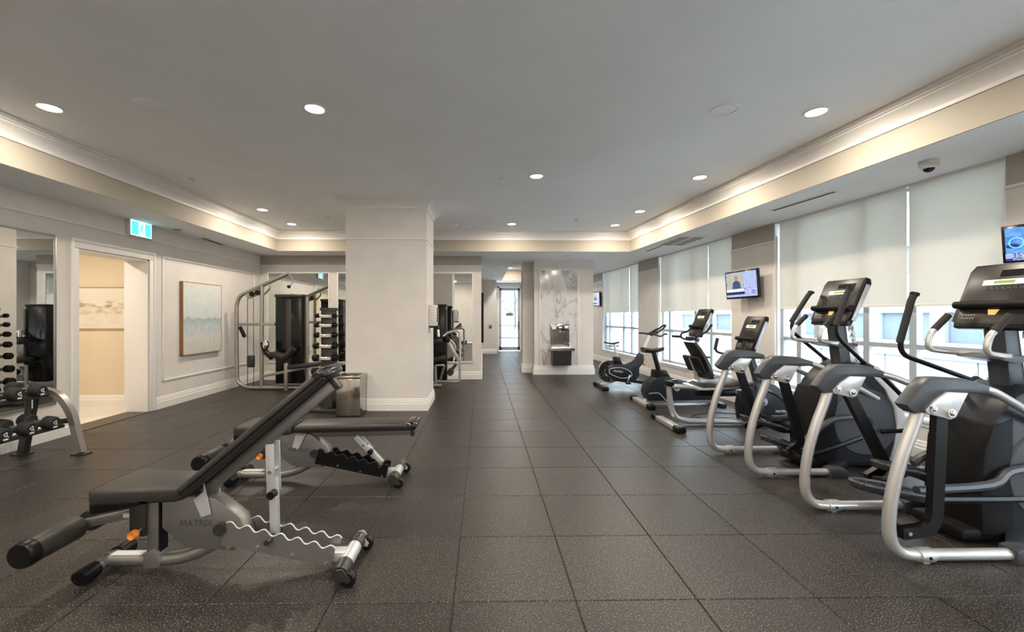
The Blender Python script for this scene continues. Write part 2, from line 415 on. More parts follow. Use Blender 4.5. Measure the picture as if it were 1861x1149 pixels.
# wall panel frames on the left wall
def frame_left(name, y0, y1, z0, z1):
    f = MB(); t = 0.026; d = 0.018
    for a in ((y0, y1, z0, z0+t), (y0, y1, z1-t, z1), (y0, y0+t, z0, z1), (y1-t, y1, z0, z1)): f.bb(XL, XL+d, *a, bev=0.006)
    return struct(f.build(name, 'trim_paint'))
frame_left('trim_4', onx(294, 600, XL).y, onx(462, 600, XL).y, 0.41, 2.345)

# ceiling
TL = [(BXL, YN), (BXL, BYB), (BX(BYB), BYB), (BX(YN), YN)]
struct(MB().bb(-5.2, 5.4, YN-0.2, 17.2, CEIL, CEIL+0.1).build('ceiling', 'ceiling_paint', smooth=0))
struct(MB().bb(XL, BXL, YN, BYB, SOF, CEIL).build('beam_left', 'beam_paint', smooth=0))
struct(MB().prism([(BX(YN), YN), (BX(BYB), BYB), (RX(BYB)+0.25, BYB), (RX(YN)+0.25, YN)], 'z', SOF, CEIL).build('beam_right', 'beam_paint', smooth=0))
CX0, CX1, CY0, CY1 = 0.72, 2.3, 11.6, 15.9
b = MB(); b.bb(XL, 4.6, BYB, CY0, SOF, CEIL); b.bb(XL, CX0, CY0, CY1, SOF, CEIL); b.bb(CX1, 4.6, CY0, CY1, SOF, CEIL); b.bb(XL, 4.6, CY1, 17.1, SOF, CEIL)
struct(b.build('beam_back', 'beam_paint', smooth=0))
# soffit undersides are painted like the ceiling
b = MB(); e = 0.003
b.prism([(BX(YN)+0.012, YN), (BX(BYB)+0.012, BYB), (RX(BYB)+0.2, BYB), (RX(YN)+0.2, YN)], 'z', SOF-e, SOF)
struct(b.build('trim_5', 'ceiling_paint', smooth=0))
b = MB(); b.bb(XL, BXL-0.012, YN, BYB, SOF-e, SOF); b.bb(XL, 4.6, BYB+0.012, CY0, SOF-e, SOF); b.bb(XL, CX0, CY0, CY1, SOF-e, SOF); b.bb(CX1, 4.6, CY0, CY1, SOF-e, SOF); b.bb(XL, 4.6, CY1, 17.0, SOF-e, SOF)
struct(b.build('trim_6', 'ceiling_paint', smooth=0))
CR = [(0, -0.175), (0.012, -0.175), (0.016, -0.150), (0.012, -0.145), (0.022, -0.125), (0.045, -0.095), (0.075, -0.068), (0.088, -0.060), (0.088, -0.048), (0.102, -0.042), (0.102, -0.028), (0.125, -0.020), (0.125, 0), (0, 0)]
CRW = [(o, CEIL+z) for o, z in CR]
struct(MB().sweep(TL, CRW, True, 1).build('trim_crown', 'trim_paint', smooth=25))

# column
PX0, PX1, PY0, PY1 = ony(628, 600, 6.3).x, ony(775.5, 600, 6.3).x, 6.3, 7.15
col = sempty('column')
MB().bb(PX0, PX1, PY0, PY1, 0, CEIL).build('shaft', 'wall_paint', col, smooth=0)
PP = [(PX0, PY0), (PX1, PY0), (PX1, PY1), (PX0, PY1)]
MB().sweep(PP, BASE, True, 1).build('plinth', 'trim_paint', col, smooth=30)
zc = ony(700, 434, 6.29).z
MB().sweep(PP, [(0, zc-0.012), (0.012, zc-0.012), (0.016, zc), (0.010, zc+0.010), (0, zc+0.010)], True, 1).build('band_moulding', 'trim_paint', col, smooth=30)
MB().sweep(PP, [(o, CEIL+z*0.85) for o, z in CR], True, 1).build('crown_moulding', 'trim_paint', col, smooth=25)

# fountain pier
FY = 10.13
FX0, FX1 = ony(971, 600, FY).x, ony(1078, 600, FY).x
SX0 = ony(950, 600, FY+0.35).x
pier = sempty('wall_pier')
pm = MB(); pm.bb(FX0, FX1, FY, FY+0.75, 0, SOF+0.03); pm.bb(SX0, FX0, FY+0.35, FY+0.75, 0, SOF+0.03); pm.build('body', 'wall_paint', pier, smooth=0)
fpath = [(SX0, FY+0.75), (SX0, FY+0.35), (FX0, FY+0.35), (FX0, FY), (FX1, FY), (FX1, FY+0.75)]
MB().sweep(fpath, [(o*1.4, z*1.25) for o, z in BASE], False, 1).build('plinth', 'trim_paint', pier, smooth=30)
MB().sweep(fpath, [(o*1.2, z+0.02) for o, z in PICT], False, 1).build('picture_rail', 'trim_paint', pier, smooth=30)
MXa, MXb = ony(982, 600, FY).x, ony(1049, 600, FY).x
MB().bb(MXa, MXb, FY-0.012, FY, 0.225, 2.54).build('marble_slab', 'marble', pier, smooth=0)
f = MB()
for a, b_ in ((MXa-0.03, MXa), (MXb, MXb+0.03)): f.bb(a, b_, FY-0.03, FY, 0.225, 2.54, bev=0.006)
f.bb(MXa-0.03, MXb+0.03, FY-0.03, FY, 2.53, 2.56, bev=0.006)
xr = ony(1059, 600, FY).x; f.bb(xr-0.006, xr+0.006, FY-0.02, FY, 0.5, 2.35, bev=0.003)
f.build('slab_frame', 'trim_paint', pier)

# right wall: local frame (s along the wall, d inward, z)
rw = sempty('wall_right', (RX(6.9), 6.9, 0), RT)           # local +x = outward, +y along the wall
def SY(u):                                                 # wall coordinate from a pixel column
    d = ray(u, 600); y = (4.16+0.0727*6.9)/(d.x/d.y+0.0727); return (y-6.9)/math.cos(RT)
W3a, W3m, W3b = SY(1828), SY(1643), SY(1407)
W2a, W2m, W2b = SY(1330), SY(1283), SY(1196)
W1a, W1m, W1b = SY(1160), SY(1141), SY(1095)
WL = W3b-W3a
W4b = W3a-0.90; W4a = W4b-WL; W4m = W4a+(W3m-W3a)
W5b = W4a-0.90; W5a = W5b-WL; W5m = W5a+(W3m-W3a)
SILL, WTOP = 0.40, SOF
wins = [(W1a, W1m, W1b), (W2a, W2m, W2b), (W3a, W3m, W3b), (W4a, W4m, W4b), (W5a, W5m, W5b)]
sN, sF = (YN-6.9-0.3), (17.0-6.9+0.1)
w = MB(); edges = [sN]+[x for t in wins[::-1] for x in (t[0], t[2])]+[sF]
for k in range(0, len(edges), 2): w.bb(0, 0.28, edges[k], edges[k+1], 0, SOF+0.05)
for a, mm, b_ in wins: w.bb(0, 0.28, a, b_, 0, SILL-0.03); w.bb(0.0, 0.28, a, b_, SOF-0.02, SOF+0.05)
w.build('wall_panel', 'wall_paint', rw, smooth=0)
up = MB()
for k in range(0, len(edges), 2): up.bb(-0.004, 0, edges[k]+0.002, edges[k+1]-0.002, 2.50, SOF)
up.build('frieze_band', 'taupe_paint', rw, smooth=0)
MB().sweep([(0, sN), (0, sF)], BASE, False, -1).build('skirting', 'trim_paint', rw, smooth=30)
tr = MB()
for k in range(0, len(edges), 2): tr.sweep([(0, edges[k]), (0, edges[k+1])], [(o, z-0.045) for o, z in PICT], False, -1)
tr.build('picture_rail', 'trim_paint', rw, smooth=30)
for k, (a, mm, b_) in enumerate(wins):
    wi = sempty('window_%d' % (k+1), rw.location, RT)
    f = MB(); x0, x1 = 0.10, 0.17; t = 0.05
    f.bb(x0, x1, a, a+t, SILL, WTOP); f.bb(x0, x1, b_-t, b_, SILL, WTOP); f.bb(x0, x1, a, b_, SILL, SILL+t); f.bb(x0, x1, a, b_, WTOP-t, WTOP)
    f.build('frame', 'frame_alu', wi, smooth=0)
    ms = [mm, mm+(b_-mm)*0.30]
    f = MB()
    for q in (mm, mm+(b_-mm)*0.28, b_-0.32): f.bb(x0, x1, q-0.035, q+0.035, SILL, WTOP)
    f.build('mullion', 'frame_alu', wi, smooth=0)
    MB().bb(x0+0.005, x1-0.005, a, b_, 1.075, 1.125).build('transom', 'frame_alu', wi, smooth=0)
    g = MB().bb(0.130, 0.136, a+0.02, b_-0.02, SILL+0.02, WTOP-0.02).build('pane', 'window_glass', wi, smooth=0)
    s_ = MB(); s_.bb(-0.025, 0.10, a-0.02, b_+0.02, SILL-0.035, SILL, bev=0.004); s_.bb(-0.012, 0.0, a-0.01, b_+0.01, SILL-0.075, SILL-0.035, bev=0.003); s_.bb(0.0, 0.10, a, a+0.012, SILL, WTOP); s_.bb(0.0, 0.10, b_-0.012, b_, SILL, WTOP)
    s_.build('sill', 'sill_white', wi)

# roller blinds
BZ = 1.545
places = ['in the window near the marble fountain wall', 'in the window behind the upright bike', 'in the window behind the elliptical trainers', 'in the window past the weather screen', 'in the window by the rear wall']
for k, (a, mm, b_) in enumerate(wins):
    for q, (s0, s1, nm) in enumerate(((a+0.03, mm-0.012, 'narrow'), (mm+0.012, b_-0.05, 'wide'))):
        t = thing('roller_blind', '%s cream roller blind %s' % (nm, places[k]), 'blind', rw.location, RT, 'roller blinds on the window wall')
        MB().bb(0.045, 0.0468, s0, s1, BZ, WTOP-0.01).build('fabric', 'blind_fabric', t, smooth=0)
        MB().bb(0.039, 0.053, s0, s1, BZ-0.028, BZ, bev=0.004).build('hem_bar', 'trim_paint', t)
    if k < 5:
        t = MB().cyl((0.03, b_-0.022, 0.75), (0.03, b_-0.022, WTOP-0.2), 0.007, n=6).build('blind_chain', 'white_plastic'); 
        t.location = rw.location; t.rotation_euler = (0, 0, RT); tag(t, 'white chain tube beside the wide blind ' + places[k], 'blind chain', 'roller blind chains')

# corridor exit door with glass
d = sempty('door_1', (0, 0, 0)); yd = 17.0
f = MB(); t = 0.07
f.bb(XD0, XD0+t, yd-0.03, yd+0.1, 0, DT); f.bb(XD1-t, XD1, yd-0.03, yd+0.1, 0, DT); f.bb(XD0, XD1, yd-0.03, yd+0.1, DT-t, DT)
f.build('door_frame', 'trim_paint', d, smooth=0)
f = MB(); a, b_ = XD0+t, XD1-t; t2 = 0.09; z1 = DT-t
f.bb(a, a+t2, yd, yd+0.05, 0.02, z1); f.bb(b_-t2, b_, yd, yd+0.05, 0.02, z1); f.bb(a, b_, yd, yd+0.05, 0.02, 0.17); f.bb(a, b_, yd, yd+0.05, z1-0.1, z1); f.bb(a, b_, yd, yd+0.05, 1.02, 1.05); f.bb(a, b_, yd, yd+0.05, 0.52, 0.55)
f.build('door_leaf', 'frame_alu', d, smooth=0)
MB().bb(a+t2-0.01, b_-t2+0.01, yd+0.02, yd+0.026, 0.16, z1-0.09).build('pane', 'window_glass', d, smooth=0)
h = MB(); h.bb(b_-0.085, b_-0.04, yd-0.02, yd, 0.85, 1.2, bev=0.006); h.tube([(b_-0.06, yd-0.01, 1.0), (b_-0.06, yd-0.06, 1.0), (b_-0.16, yd-0.06, 1.0)], 0.012, 8, 0.02); h.build('door_handle', 'dark_steel', d)
MB().bb((a+b_)/2-0.14, (a+b_)/2+0.14, yd+0.012, yd+0.018, 1.42, 1.55).build('notice', 'grey_slot', d, smooth=0)

# recessed lamps (each a real lamp with its own light)
def pot(x, y, z=CEIL, watts=POT_W, label='', r=0.075):
    t = thing('recessed_light', label, 'ceiling light', (x, y, z), 0, 'recessed ceiling lights')
    MB().lathe([(r, -0.004), (r+0.004, -0.009), (r+0.022, -0.006), (r+0.024, 0.0), (r, 0.0)], (0, 0, 0), 'z', 24).build('trim_ring', 'trim_paint', t)
    MB().lathe([(0.001, -0.002), (r*0.99, -0.002), (r*0.99, 0.001), (0.001, 0.001)], (0, 0, 0), 'z', 24).build('lens', 'lamp_lens', t)
    ld = bpy.data.lights.new('lamp', 'AREA'); ld.shape = 'DISK'; ld.size = r*1.8; ld.energy = watts; ld.color = POT_COL; ld.spread = math.radians(180)
    lo = bpy.data.objects.new('lamp', ld); C.objects.link(lo); lo.parent = t; lo.location = (0, 0, -0.012)
    return t
def zc_(u, v, z=CEIL): p = onz(u, v, z); return p.x, p.y
PL = [((90, 195), 'bright recessed light in the tray ceiling above the dumbbell rack'), ((572, 197), 'bright recessed light in the tray ceiling before the column'), ((1483, 203), 'bright recessed light in the tray ceiling beside the round speaker'),
      ((975, 320), 'recessed light in the tray ceiling beside a sprinkler in mid room'), ((1272, 322), 'recessed light in the tray ceiling above the recumbent bike'),
      ((477, 381), 'recessed light in the tray ceiling near the framed painting wall'), ((530, 407), 'recessed light in the tray ceiling before the cable machine'),
      ((930, 407), 'recessed light in the tray ceiling before the corridor'), ((1163, 384), 'recessed light in the tray ceiling above the upright bike'), ((1118, 409), 'recessed light in the tray ceiling corner above the spin bike')]
for (u, v), lab in PL:
    x, y = zc_(u, v); pot(x, y, CEIL, POT_W, lab)
for x in (-3.65, -1.4, 0.6, 2.85):
    for y in (1.6, -0.4, -2.4): pot(x, y, CEIL, POT_W, 'recessed light in the tray ceiling between the benches and the rear wall')
pot(1.0, 13.2, CEIL, POT_W*1.6, 'recessed light inside the small corridor ceiling recess'); pot(1.0, 15.2, CEIL, POT_W, 'recessed light in the corridor recess near the glass door')
for x in (-5.9, -7.6): pot(x, 5.4, 2.62, POT_W*0.9, 'warm recessed light in the vestibule ceiling')
# ------------------------------------------------------------------ outside
gr = MB().bb(4.6, 60, -40, 70, -0.75, -0.65).build('ground_outside', 'bounce_ground', smooth=0); struct(gr)
MB().bb(-2, 5.5, 17.3, 60, -0.1, -0.02).build('ground_terrace', 'bounce_ground', smooth=0)['kind'] = 'structure'
def building(label, x0, y0, y1, h, depth, floors, bay, mat, fh=3.0, z0=-0.65, face='x', ww=0.62, wh=0.55):
    t = thing('apartment_building', label, 'building', (0, 0, z0))
    L = y1-y0; n = max(1, int(L/bay)); bw = L/n
    P = lambda a, d, z: (x0+d, y0+a, z) if face == 'x' else (y0+a, x0+d, z)
    def bx(mb, a0, a1, d0, d1, za, zb):
        p, q = P(a0, d0, za), P(a1, d1, zb); mb.bb(min(p[0], q[0]), max(p[0], q[0]), min(p[1], q[1]), max(p[1], q[1]), za, zb)
    wl = MB(); bx(wl, 0, L, 0.25, depth, 0, h)
    for k in range(n+1): bx(wl, max(0, k*bw-bw*(1-ww)/2), min(L, k*bw+bw*(1-ww)/2), 0, 0.26, 0, h)
    for f in range(floors):
        zb = f*fh; bx(wl, 0, L, 0.02, 0.26, zb, zb+fh*(1-wh)*0.55); bx(wl, 0, L, 0.02, 0.26, zb+fh-fh*(1-wh)*0.45, min(h, zb+fh))
    wl.build('wall', mat, t, smooth=0)
    for f in range(floors):
        for k in range(n):
            g = MB(); bx(g, k*bw+bw*(1-ww)/2, (k+1)*bw-bw*(1-ww)/2, 0.20, 0.24, f*fh+fh*(1-wh)*0.55, f*fh+fh-fh*(1-wh)*0.45)
            wn = g.build('window', 'building_window', t, smooth=0)
    return t
building('white building with tall piers facing the elliptical trainers window', 12.5, -6.0, 9.5, 12.5, 8, 4, 3.1, 'building_white', fh=3.1, ww=0.42, wh=0.5)
building('long pale apartment block with banded windows across the street', 19.0, 11.5, 40.0, 18.0, 8, 6, 2.6, 'building_white', fh=3.0, ww=0.8, wh=0.42)
building('grey apartment block behind the glass exit door', 30.0, -9.0, 10.0, 15.0, 8, 5, 2.4, 'building_white', face='y', fh=3.0, ww=0.5, wh=0.5)
pw = thing('parapet_wall', 'low white panelled parapet wall outside the windows', 'wall', (8.2, 0, -0.65))
for k in range(22):
    if k == 0: me = MB().bb(0, 0.2, 0.012, 1.588, 0, 1.30, bev=0.01).build('panel', 'building_white', pw, loc=(0, -6.0, 0))
    else:
        o = me.copy(); C.objects.link(o); o.location = (0, -6.0+1.6*k, 0)
MB().bb(-0.03, 0.23, -6, 29.2, 1.30, 1.36).build('coping', 'building_white', pw, smooth=0)
def tree(x, y, h, label, seed):
    rnd = random.Random(seed); t = thing('bare_tree', label, 'tree', (x, y, -0.65)); mb = MB()
    mb.tube([(0, 0, 0), (0.05, 0.03, h*0.35), (0, 0.1, h*0.75), (0.05, 0.05, h)], 0.09, 7, radii=(1, 0.15)); mb.build('trunk', 'bark', t)
    for k in range(16):
        z = h*(0.3+0.65*k/16); a = rnd.uniform(0, 2*PI); L = (1-z/h)*h*0.4+0.5; mb = MB()
        p = Vector((0.03, 0.05, z)); q = p+Vector((math.cos(a)*L*0.6, math.sin(a)*L*0.6, L*0.4)); e = q+Vector((math.cos(a+0.4)*L*0.4, math.sin(a+0.4)*L*0.4, L*0.45))
        mb.tube([p, q, e], 0.03, 5, radii=(1, 0.2))
        for j in range(5):
            s0 = p.lerp(q, 0.35+0.13*j) if j < 4 else q; b = a+rnd.uniform(-1.1, 1.1); l2 = L*rnd.uniform(0.25, 0.5)
            mb.tube([s0, s0+Vector((math.cos(b)*l2, math.sin(b)*l2, l2*0.7))], 0.012, 4, radii=(1, 0.3))
        mb.build('branch', 'bark', t)
tree(11.0, 6.0, 6.0, 'bare street tree outside the elliptical trainers window', 3); tree(10.5, 13.0, 6.5, 'bare street tree outside the upright bike window', 5)
tree(0.6, 23.5, 5.0, 'bare tree outside the glass exit door', 9); tree(1.9, 25, 5.5, 'taller bare tree outside the glass exit door', 11)
tw = MB().bb(-1, 4, 21.0, 21.2, -0.02, 0.75).build('terrace_wall', 'building_grey', smooth=0); tag(tw, 'low grey terrace wall outside the glass exit door', 'wall')

# ------------------------------------------------------------------ mirrors
def mirror_wall_left(y0, y1, z0, z1, label):
    t = thing('wall_mirror', label, 'mirror', (XL, (y0+y1)/2, z0)); L = (y1-y0)/2; h = z1-z0
    MB().bb(0, 0.008, -L, L, 0, h).build('glass', 'mirror', t, smooth=0)
    f = MB(); 
    for a in ((-L-0.022, -L, -0.022, h+0.022), (L, L+0.022, -0.022, h+0.022), (-L, L, -0.022, 0), (-L, L, h, h+0.022)): f.bb(0, 0.016, *a, bev=0.003)
    f.build('frame', 'champagne_metal', t)
pm = onx(97, 430, XL)
mirror_wall_left(0.2, pm.y, 0.42, pm.z, 'tall frameless mirror on the wall behind the dumbbell rack')
def mirror_back(u0, u1, label, z0=0.40, z1=2.37):
    x0, x1 = ony(u0, 600, YB).x, ony(u1, 600, YB).x
    t = thing('wall_mirror', label, 'mirror', ((x0+x1)/2, YB, z0)); L = (x1-x0)/2; h = z1-z0
    MB().bb(-L, L, -0.008, 0, 0, h).build('glass', 'mirror', t, smooth=0)
    f = MB()
    for a in ((-L-0.03, -L, -0.03, h+0.03), (L, L+0.03, -0.03, h+0.03), (-L, L, -0.03, 0), (-L, L, h, h+0.03)): f.bb(a[0], a[1], -0.02, 0, a[2], a[3], bev=0.004)
    f.build('frame', 'trim_paint', t)
mirror_back(488, 597, 'wall mirror behind the cable pulldown machine'); mirror_back(615, 706, 'wall mirror behind the dumbbell tower'); mirror_back(722, 858, 'wall mirror behind the leg machine beside the corridor')

# ------------------------------------------------------------------ pictures
def paint_mat(name, kind):
    m = nmat(name, (0.6, 0.6, 0.6), 0.7); nt = m.node_tree; b = nt.nodes['Principled BSDF']; L = nt.links
    tc = nt.nodes.new('ShaderNodeTexCoord'); sp = nt.nodes.new('ShaderNodeSeparateXYZ'); L.new(tc.outputs['Generated'], sp.inputs[0])
    mp = nt.nodes.new('ShaderNodeMapping'); mp.inputs['Scale'].default_value = (1, 2.2, 1.0) if kind == 'sea' else (1.6, 1, 1); L.new(tc.outputs['Generated'], mp.inputs[0])
    n = nt.nodes.new('ShaderNodeTexNoise'); n.inputs['Scale'].default_value = 5; n.inputs['Detail'].default_value = 6; n.inputs['Roughness'].default_value = 0.65; L.new(mp.outputs[0], n.inputs[0])
    ad = nt.nodes.new('ShaderNodeMath'); ad.operation = 'MULTIPLY_ADD'; ad.inputs[1].default_value = 0.16 if kind == 'sea' else 0.50; L.new(n.outputs['Fac'], ad.inputs[0]); L.new(sp.outputs['Z'], ad.inputs[2])
    r = nt.nodes.new('ShaderNodeValToRGB'); cr = r.color_ramp; e = cr.elements
    if kind == 'sea':
        st = [(0.05, (0.60, 0.55, 0.48)), (0.30, (0.62, 0.62, 0.60)), (0.46, (0.50, 0.56, 0.57)), (0.545, (0.42, 0.48, 0.50)), (0.565, (0.36, 0.41, 0.43)), (0.60, (0.60, 0.66, 0.66)), (0.80, (0.62, 0.68, 0.66)), (1.05, (0.68, 0.70, 0.66))]
    else:
        st = [(0.2, (0.72, 0.66, 0.55)), (0.58, (0.70, 0.64, 0.53)), (0.70, (0.48, 0.42, 0.30)), (0.78, (0.70, 0.64, 0.54)), (0.84, (0.30, 0.26, 0.14)), (0.90, (0.22, 0.20, 0.10)), (0.955, (0.72, 0.66, 0.55)), (1.2, (0.76, 0.71, 0.62))]
    e[0].position, e[0].color = st[0][0]/1.2, (*st[0][1], 1); e[1].position, e[1].color = min(1, st[-1][0]/1.2), (*st[-1][1], 1)
    for p, c in st[1:-1]: x = e.new(p/1.2); x.color = (*c, 1)
    dv = nt.nodes.new('ShaderNodeMath'); dv.operation = 'DIVIDE'; dv.inputs[1].default_value = 1.2; L.new(ad.outputs[0], dv.inputs[0])
    L.new(dv.outputs[0], r.inputs[0])
    n2 = nt.nodes.new('ShaderNodeTexNoise'); n2.inputs['Scale'].default_value = 9; n2.inputs['Detail'].default_value = 5; L.new(mp.outputs[0], n2.inputs[0])
    mx = nt.nodes.new('ShaderNodeMixRGB'); mx.blend_type = 'OVERLAY'; mx.inputs[0].default_value = 0.35; L.new(r.outputs[0], mx.inputs[1]); L.new(n2.outputs['Fac'], mx.inputs[2])
    if kind == 'trees':
        n3 = nt.nodes.new('ShaderNodeTexNoise'); n3.inputs['Scale'].default_value = 7; n3.inputs['Detail'].default_value = 4; L.new(tc.outputs['Generated'], n3.inputs[0])
        k3 = nt.nodes.new('ShaderNodeMapRange'); k3.inputs['From Min'].default_value = 0.42; k3.inputs['From Max'].default_value = 0.60; L.new(n3.outputs['Fac'], k3.inputs['Value'])
        m3 = nt.nodes.new('ShaderNodeMixRGB'); m3.inputs[1].default_value = (0.74, 0.69, 0.59, 1); L.new(k3.outputs[0], m3.inputs[0]); L.new(mx.outputs[0], m3.inputs[2]); mx = m3
    L.new(mx.outputs[0], b.inputs['Base Color'])
paint_mat('painting_sea', 'sea'); paint_mat('painting_trees', 'trees')
y0, y1 = onx(326, 600, XL).y, onx(397, 600, XL).y
za, zb = onx(326, 647, XL).z, onx(326, 511, XL).z
t = thing('framed_painting', 'pale blue grey abstract painting in a thin wooden frame', 'painting', (XL, (y0+y1)/2, za)); L = (y1-y0)/2; H = zb-za
f = MB()
for a in ((-L, -L+0.011, 0, H), (L-0.011, L, 0, H), (-L, L, 0, 0.011), (-L, L, H-0.011, H)): f.bb(0.004, 0.058, *a, bev=0.002)
f.build('frame', 'wood_frame', t); MB().bb(0.004, 0.055, -L+0.0115, L-0.0115, 0.0115, H-0.0115).build('canvas', 'painting_sea', t, smooth=0)
x1 = -5.18; x0 = -6.85; za, zb = ony(200, 597, VY).z, ony(200, 524, VY).z
t = thing('landscape_canvas', 'wide cream canvas with painted ochre trees on the vestibule wall', 'painting', ((x0+x1)/2, VY, za)); L = (x1-x0)/2
MB().bb(-L, L, -0.04, -0.002, 0, zb-za).build('canvas', 'painting_trees', t, smooth=0)
MB().bb(-L, L, -0.041, -0.002, zb-za, zb-za+0.012).build('top_batten', 'wood_frame', t, smooth=0)

# ------------------------------------------------------------------ exit sign
pc = onx(249, 417, XL); sl = 0.20; sh = 0.125
t = thing('exit_sign', 'glowing blue green exit sign with a white running figure above the doorway', 'exit sign', (XL, pc.y, pc.z))
MB().bb(0.0, 0.06, -sl, sl, -sh, sh, bev=0.006).build('housing', 'exit_box', t)
MB().bb(0.06, 0.064, -sl+0.018, sl-0.018, -sh+0.02, sh-0.02).build('face', 'exit_white', t, smooth=0)
MB().bb(0.063, 0.066, -0.165, -0.055, -sh+0.035, sh-0.035).build('door_panel', 'exit_cyan', t, smooth=0)
g = MB(); x_ = 0.0665; S = 1.0
def seg(a, b, w): g.bar((x_, a[0], a[1]), (x_, b[0], b[1]), 0.002, w, up=(1, 0, 0)) if False else g.bar((x_, a[0], a[1]), (x_, b[0], b[1]), w, 0.002, up=(1, 0, 0))
g.cyl((x_-0.001, 0.018, 0.062), (x_+0.001, 0.018, 0.062), 0.014, n=12)
seg((0.012, 0.045), (-0.008, -0.005), 0.022); seg((-0.006, -0.002), (0.026, -0.028), 0.014); seg((0.026, -0.028), (0.018, -0.068), 0.013); seg((-0.008, -0.005), (-0.024, -0.042), 0.014); seg((-0.024, -0.042), (-0.055, -0.046), 0.012)
seg((0.012, 0.040), (0.040, 0.012), 0.010); seg((0.010, 0.040), (-0.030, 0.030), 0.010); seg((-0.030, 0.030), (-0.042, 0.006), 0.010)
g.build('running_figure', 'exit_cyan', t, smooth=0)
MB().bb(0.063, 0.066, 0.065, 0.165, -sh+0.035, sh-0.035).build('arrow_panel', 'exit_cyan', t, smooth=0)

# ------------------------------------------------------------------ ceiling fixtures
def disc(name, u, v, r, h, label, cat, mat='ceiling_paint', z=CEIL, group=None):
    p = onz(u, v, z)
    o = MB().lathe([(0.001, -h), (r*0.82, -h), (r*0.97, -h*0.6), (r, 0), (0.001, 0)], (0, 0, 0), 'z', 28).build(name, mat, loc=p); return tag(o, label, cat, group)
p = onz(1316, 200, CEIL)
t = thing('ceiling_speaker', 'large round flush speaker in the tray ceiling beside a recessed light', 'speaker', p)
MB().lathe([(0.001, -0.004), (0.098, -0.004), (0.098, 0), (0.001, 0)], (0, 0, 0), 'z', 32).build('grille', 'ceiling_paint', t)
MB().lathe([(0.100, 0), (0.100, -0.009), (0.116, -0.007), (0.118, 0)], (0, 0, 0), 'z', 32).build('trim_ring', 'trim_paint', t)
p = onz(275, 192, CEIL)
t = thing('ceiling_speaker', 'faint round flush speaker in the tray ceiling above the doorway side', 'speaker', p)
MB().lathe([(0.001, -0.003), (0.098, -0.003), (0.098, 0), (0.001, 0)], (0, 0, 0), 'z', 32).build('grille', 'ceiling_paint', t)
MB().lathe([(0.100, 0), (0.100, -0.006), (0.116, -0.005), (0.118, 0)], (0, 0, 0), 'z', 32).build('trim_ring', 'ceiling_paint', t)
def sprinkler(u, v, label, z=CEIL):
    p = onz(u, v, z); t = thing('sprinkler', label, 'sprinkler', p, 0, 'ceiling sprinklers')
    MB().lathe([(0.001, -0.012), (0.036, -0.012), (0.042, -0.006), (0.042, 0), (0.001, 0)], (0, 0, 0), 'z', 20).build('cover_plate', 'white_plastic', t)
    m_ = MB(); m_.cyl((0, 0, -0.035), (0, 0, -0.012), 0.007, n=8); m_.cyl((0, 0, -0.038), (0, 0, -0.034), 0.016, n=10); m_.build('deflector', 'chrome', t)
sprinkler(912, 322, 'small sprinkler in the tray ceiling beside a recessed light'); sprinkler(350, 325, 'small sprinkler in the tray ceiling near the crown moulding by the doorway')
sprinkler(1048, 400, 'small sprinkler in the tray ceiling before the marble wall'); sprinkler(596, 397, 'small sprinkler in the tray ceiling beside the column crown')
disc('smoke_detector', 825, 408, 0.075, 0.03, 'flat round smoke detector in the tray ceiling beside the column', 'smoke detector', 'trim_paint')
# downlights hidden in the soffit strips
disc('soffit_sprinkler', 1322, 407, 0.05, 0.012, 'flat round sprinkler cover in the soffit above the windows', 'sprinkler', 'trim_paint', SOF-0.003)
disc('soffit_sprinkler', 322, 417, 0.06, 0.014, 'flat round sprinkler cover in the soffit beside the exit sign', 'sprinkler', 'taupe_paint', SOF-0.003)
for (u, v, lab) in ((1033, 464, 'sprinkler head hanging from the soffit before the marble wall'), (895, 500, 'sprinkler head hanging in the corridor soffit')):
    sprinkler(u, v, lab, SOF-0.003)
# dome camera
p = onz(1688, 293, SOF-0.003)
t = thing('dome_camera', 'white dome security camera under the soffit', 'security camera', p)
MB().lathe([(0.001, 0), (0.062, 0), (0.066, -0.01), (0.064, -0.048), (0.050, -0.056), (0.001, -0.056)], (0, 0, 0), 'z', 28).build('housing', 'white_plastic', t)
MB().lathe([(0.050, -0.055), (0.048, -0.066), (0.040, -0.066), (0.040, -0.055)], (0, 0, 0), 'z', 28).build('lens_collar', 'trim_paint', t)
MB().sph((0, 0, -0.056), (0.041, 0.041, 0.042), 20).build('smoked_dome', 'black_gloss', t)
# linear diffusers and grille in the right soffit
def slot(ua, va, ub, vb, w, label, n=1, z=SOF-0.003):
    a, b = onz(ua, va, z), onz(ub, vb, z); d = b-a; L = d.length; ang = math.atan2(d.y, d.x)
    t = thing('air_diffuser', label, 'air vent', (a+b)/2, ang, 'soffit air diffusers')
    MB().bb(-L/2, L/2, -w/2, w/2, -0.006, 0, bev=0.002).build('flange', 'trim_paint', t)
    for k in range(n):
        y = (k-(n-1)/2)*w/n*0.9
        MB().bb(-L/2+0.02, L/2-0.02, y-w/n*0.22, y+w/n*0.22, -0.0075, -0.006).build('slot', 'black_matte', t, smooth=0)
slot(1402, 383, 1520, 347, 0.085, 'long thin linear air diffuser in the soffit above the blinds')
slot(1174, 457, 1204, 446, 0.075, 'short linear air diffuser in the soffit above the first pier')
a = onz(1238, 438, SOF-0.003)
t = thing('air_grille', 'square white air grille with dark openings in the soffit', 'air vent', a, -RT+RT)
MB().bb(-0.27, 0.27, -0.45, 0.45, -0.010, 0, bev=0.003).build('frame', 'trim_paint', t)
for i in range(2):
    for j in range(3): MB().bb(-0.22+0.24*i, -0.02+0.24*i, -0.40+0.275*j, -0.16+0.275*j, -0.0115, -0.010).build('louvre_panel', 'grey_slot', t, smooth=0)
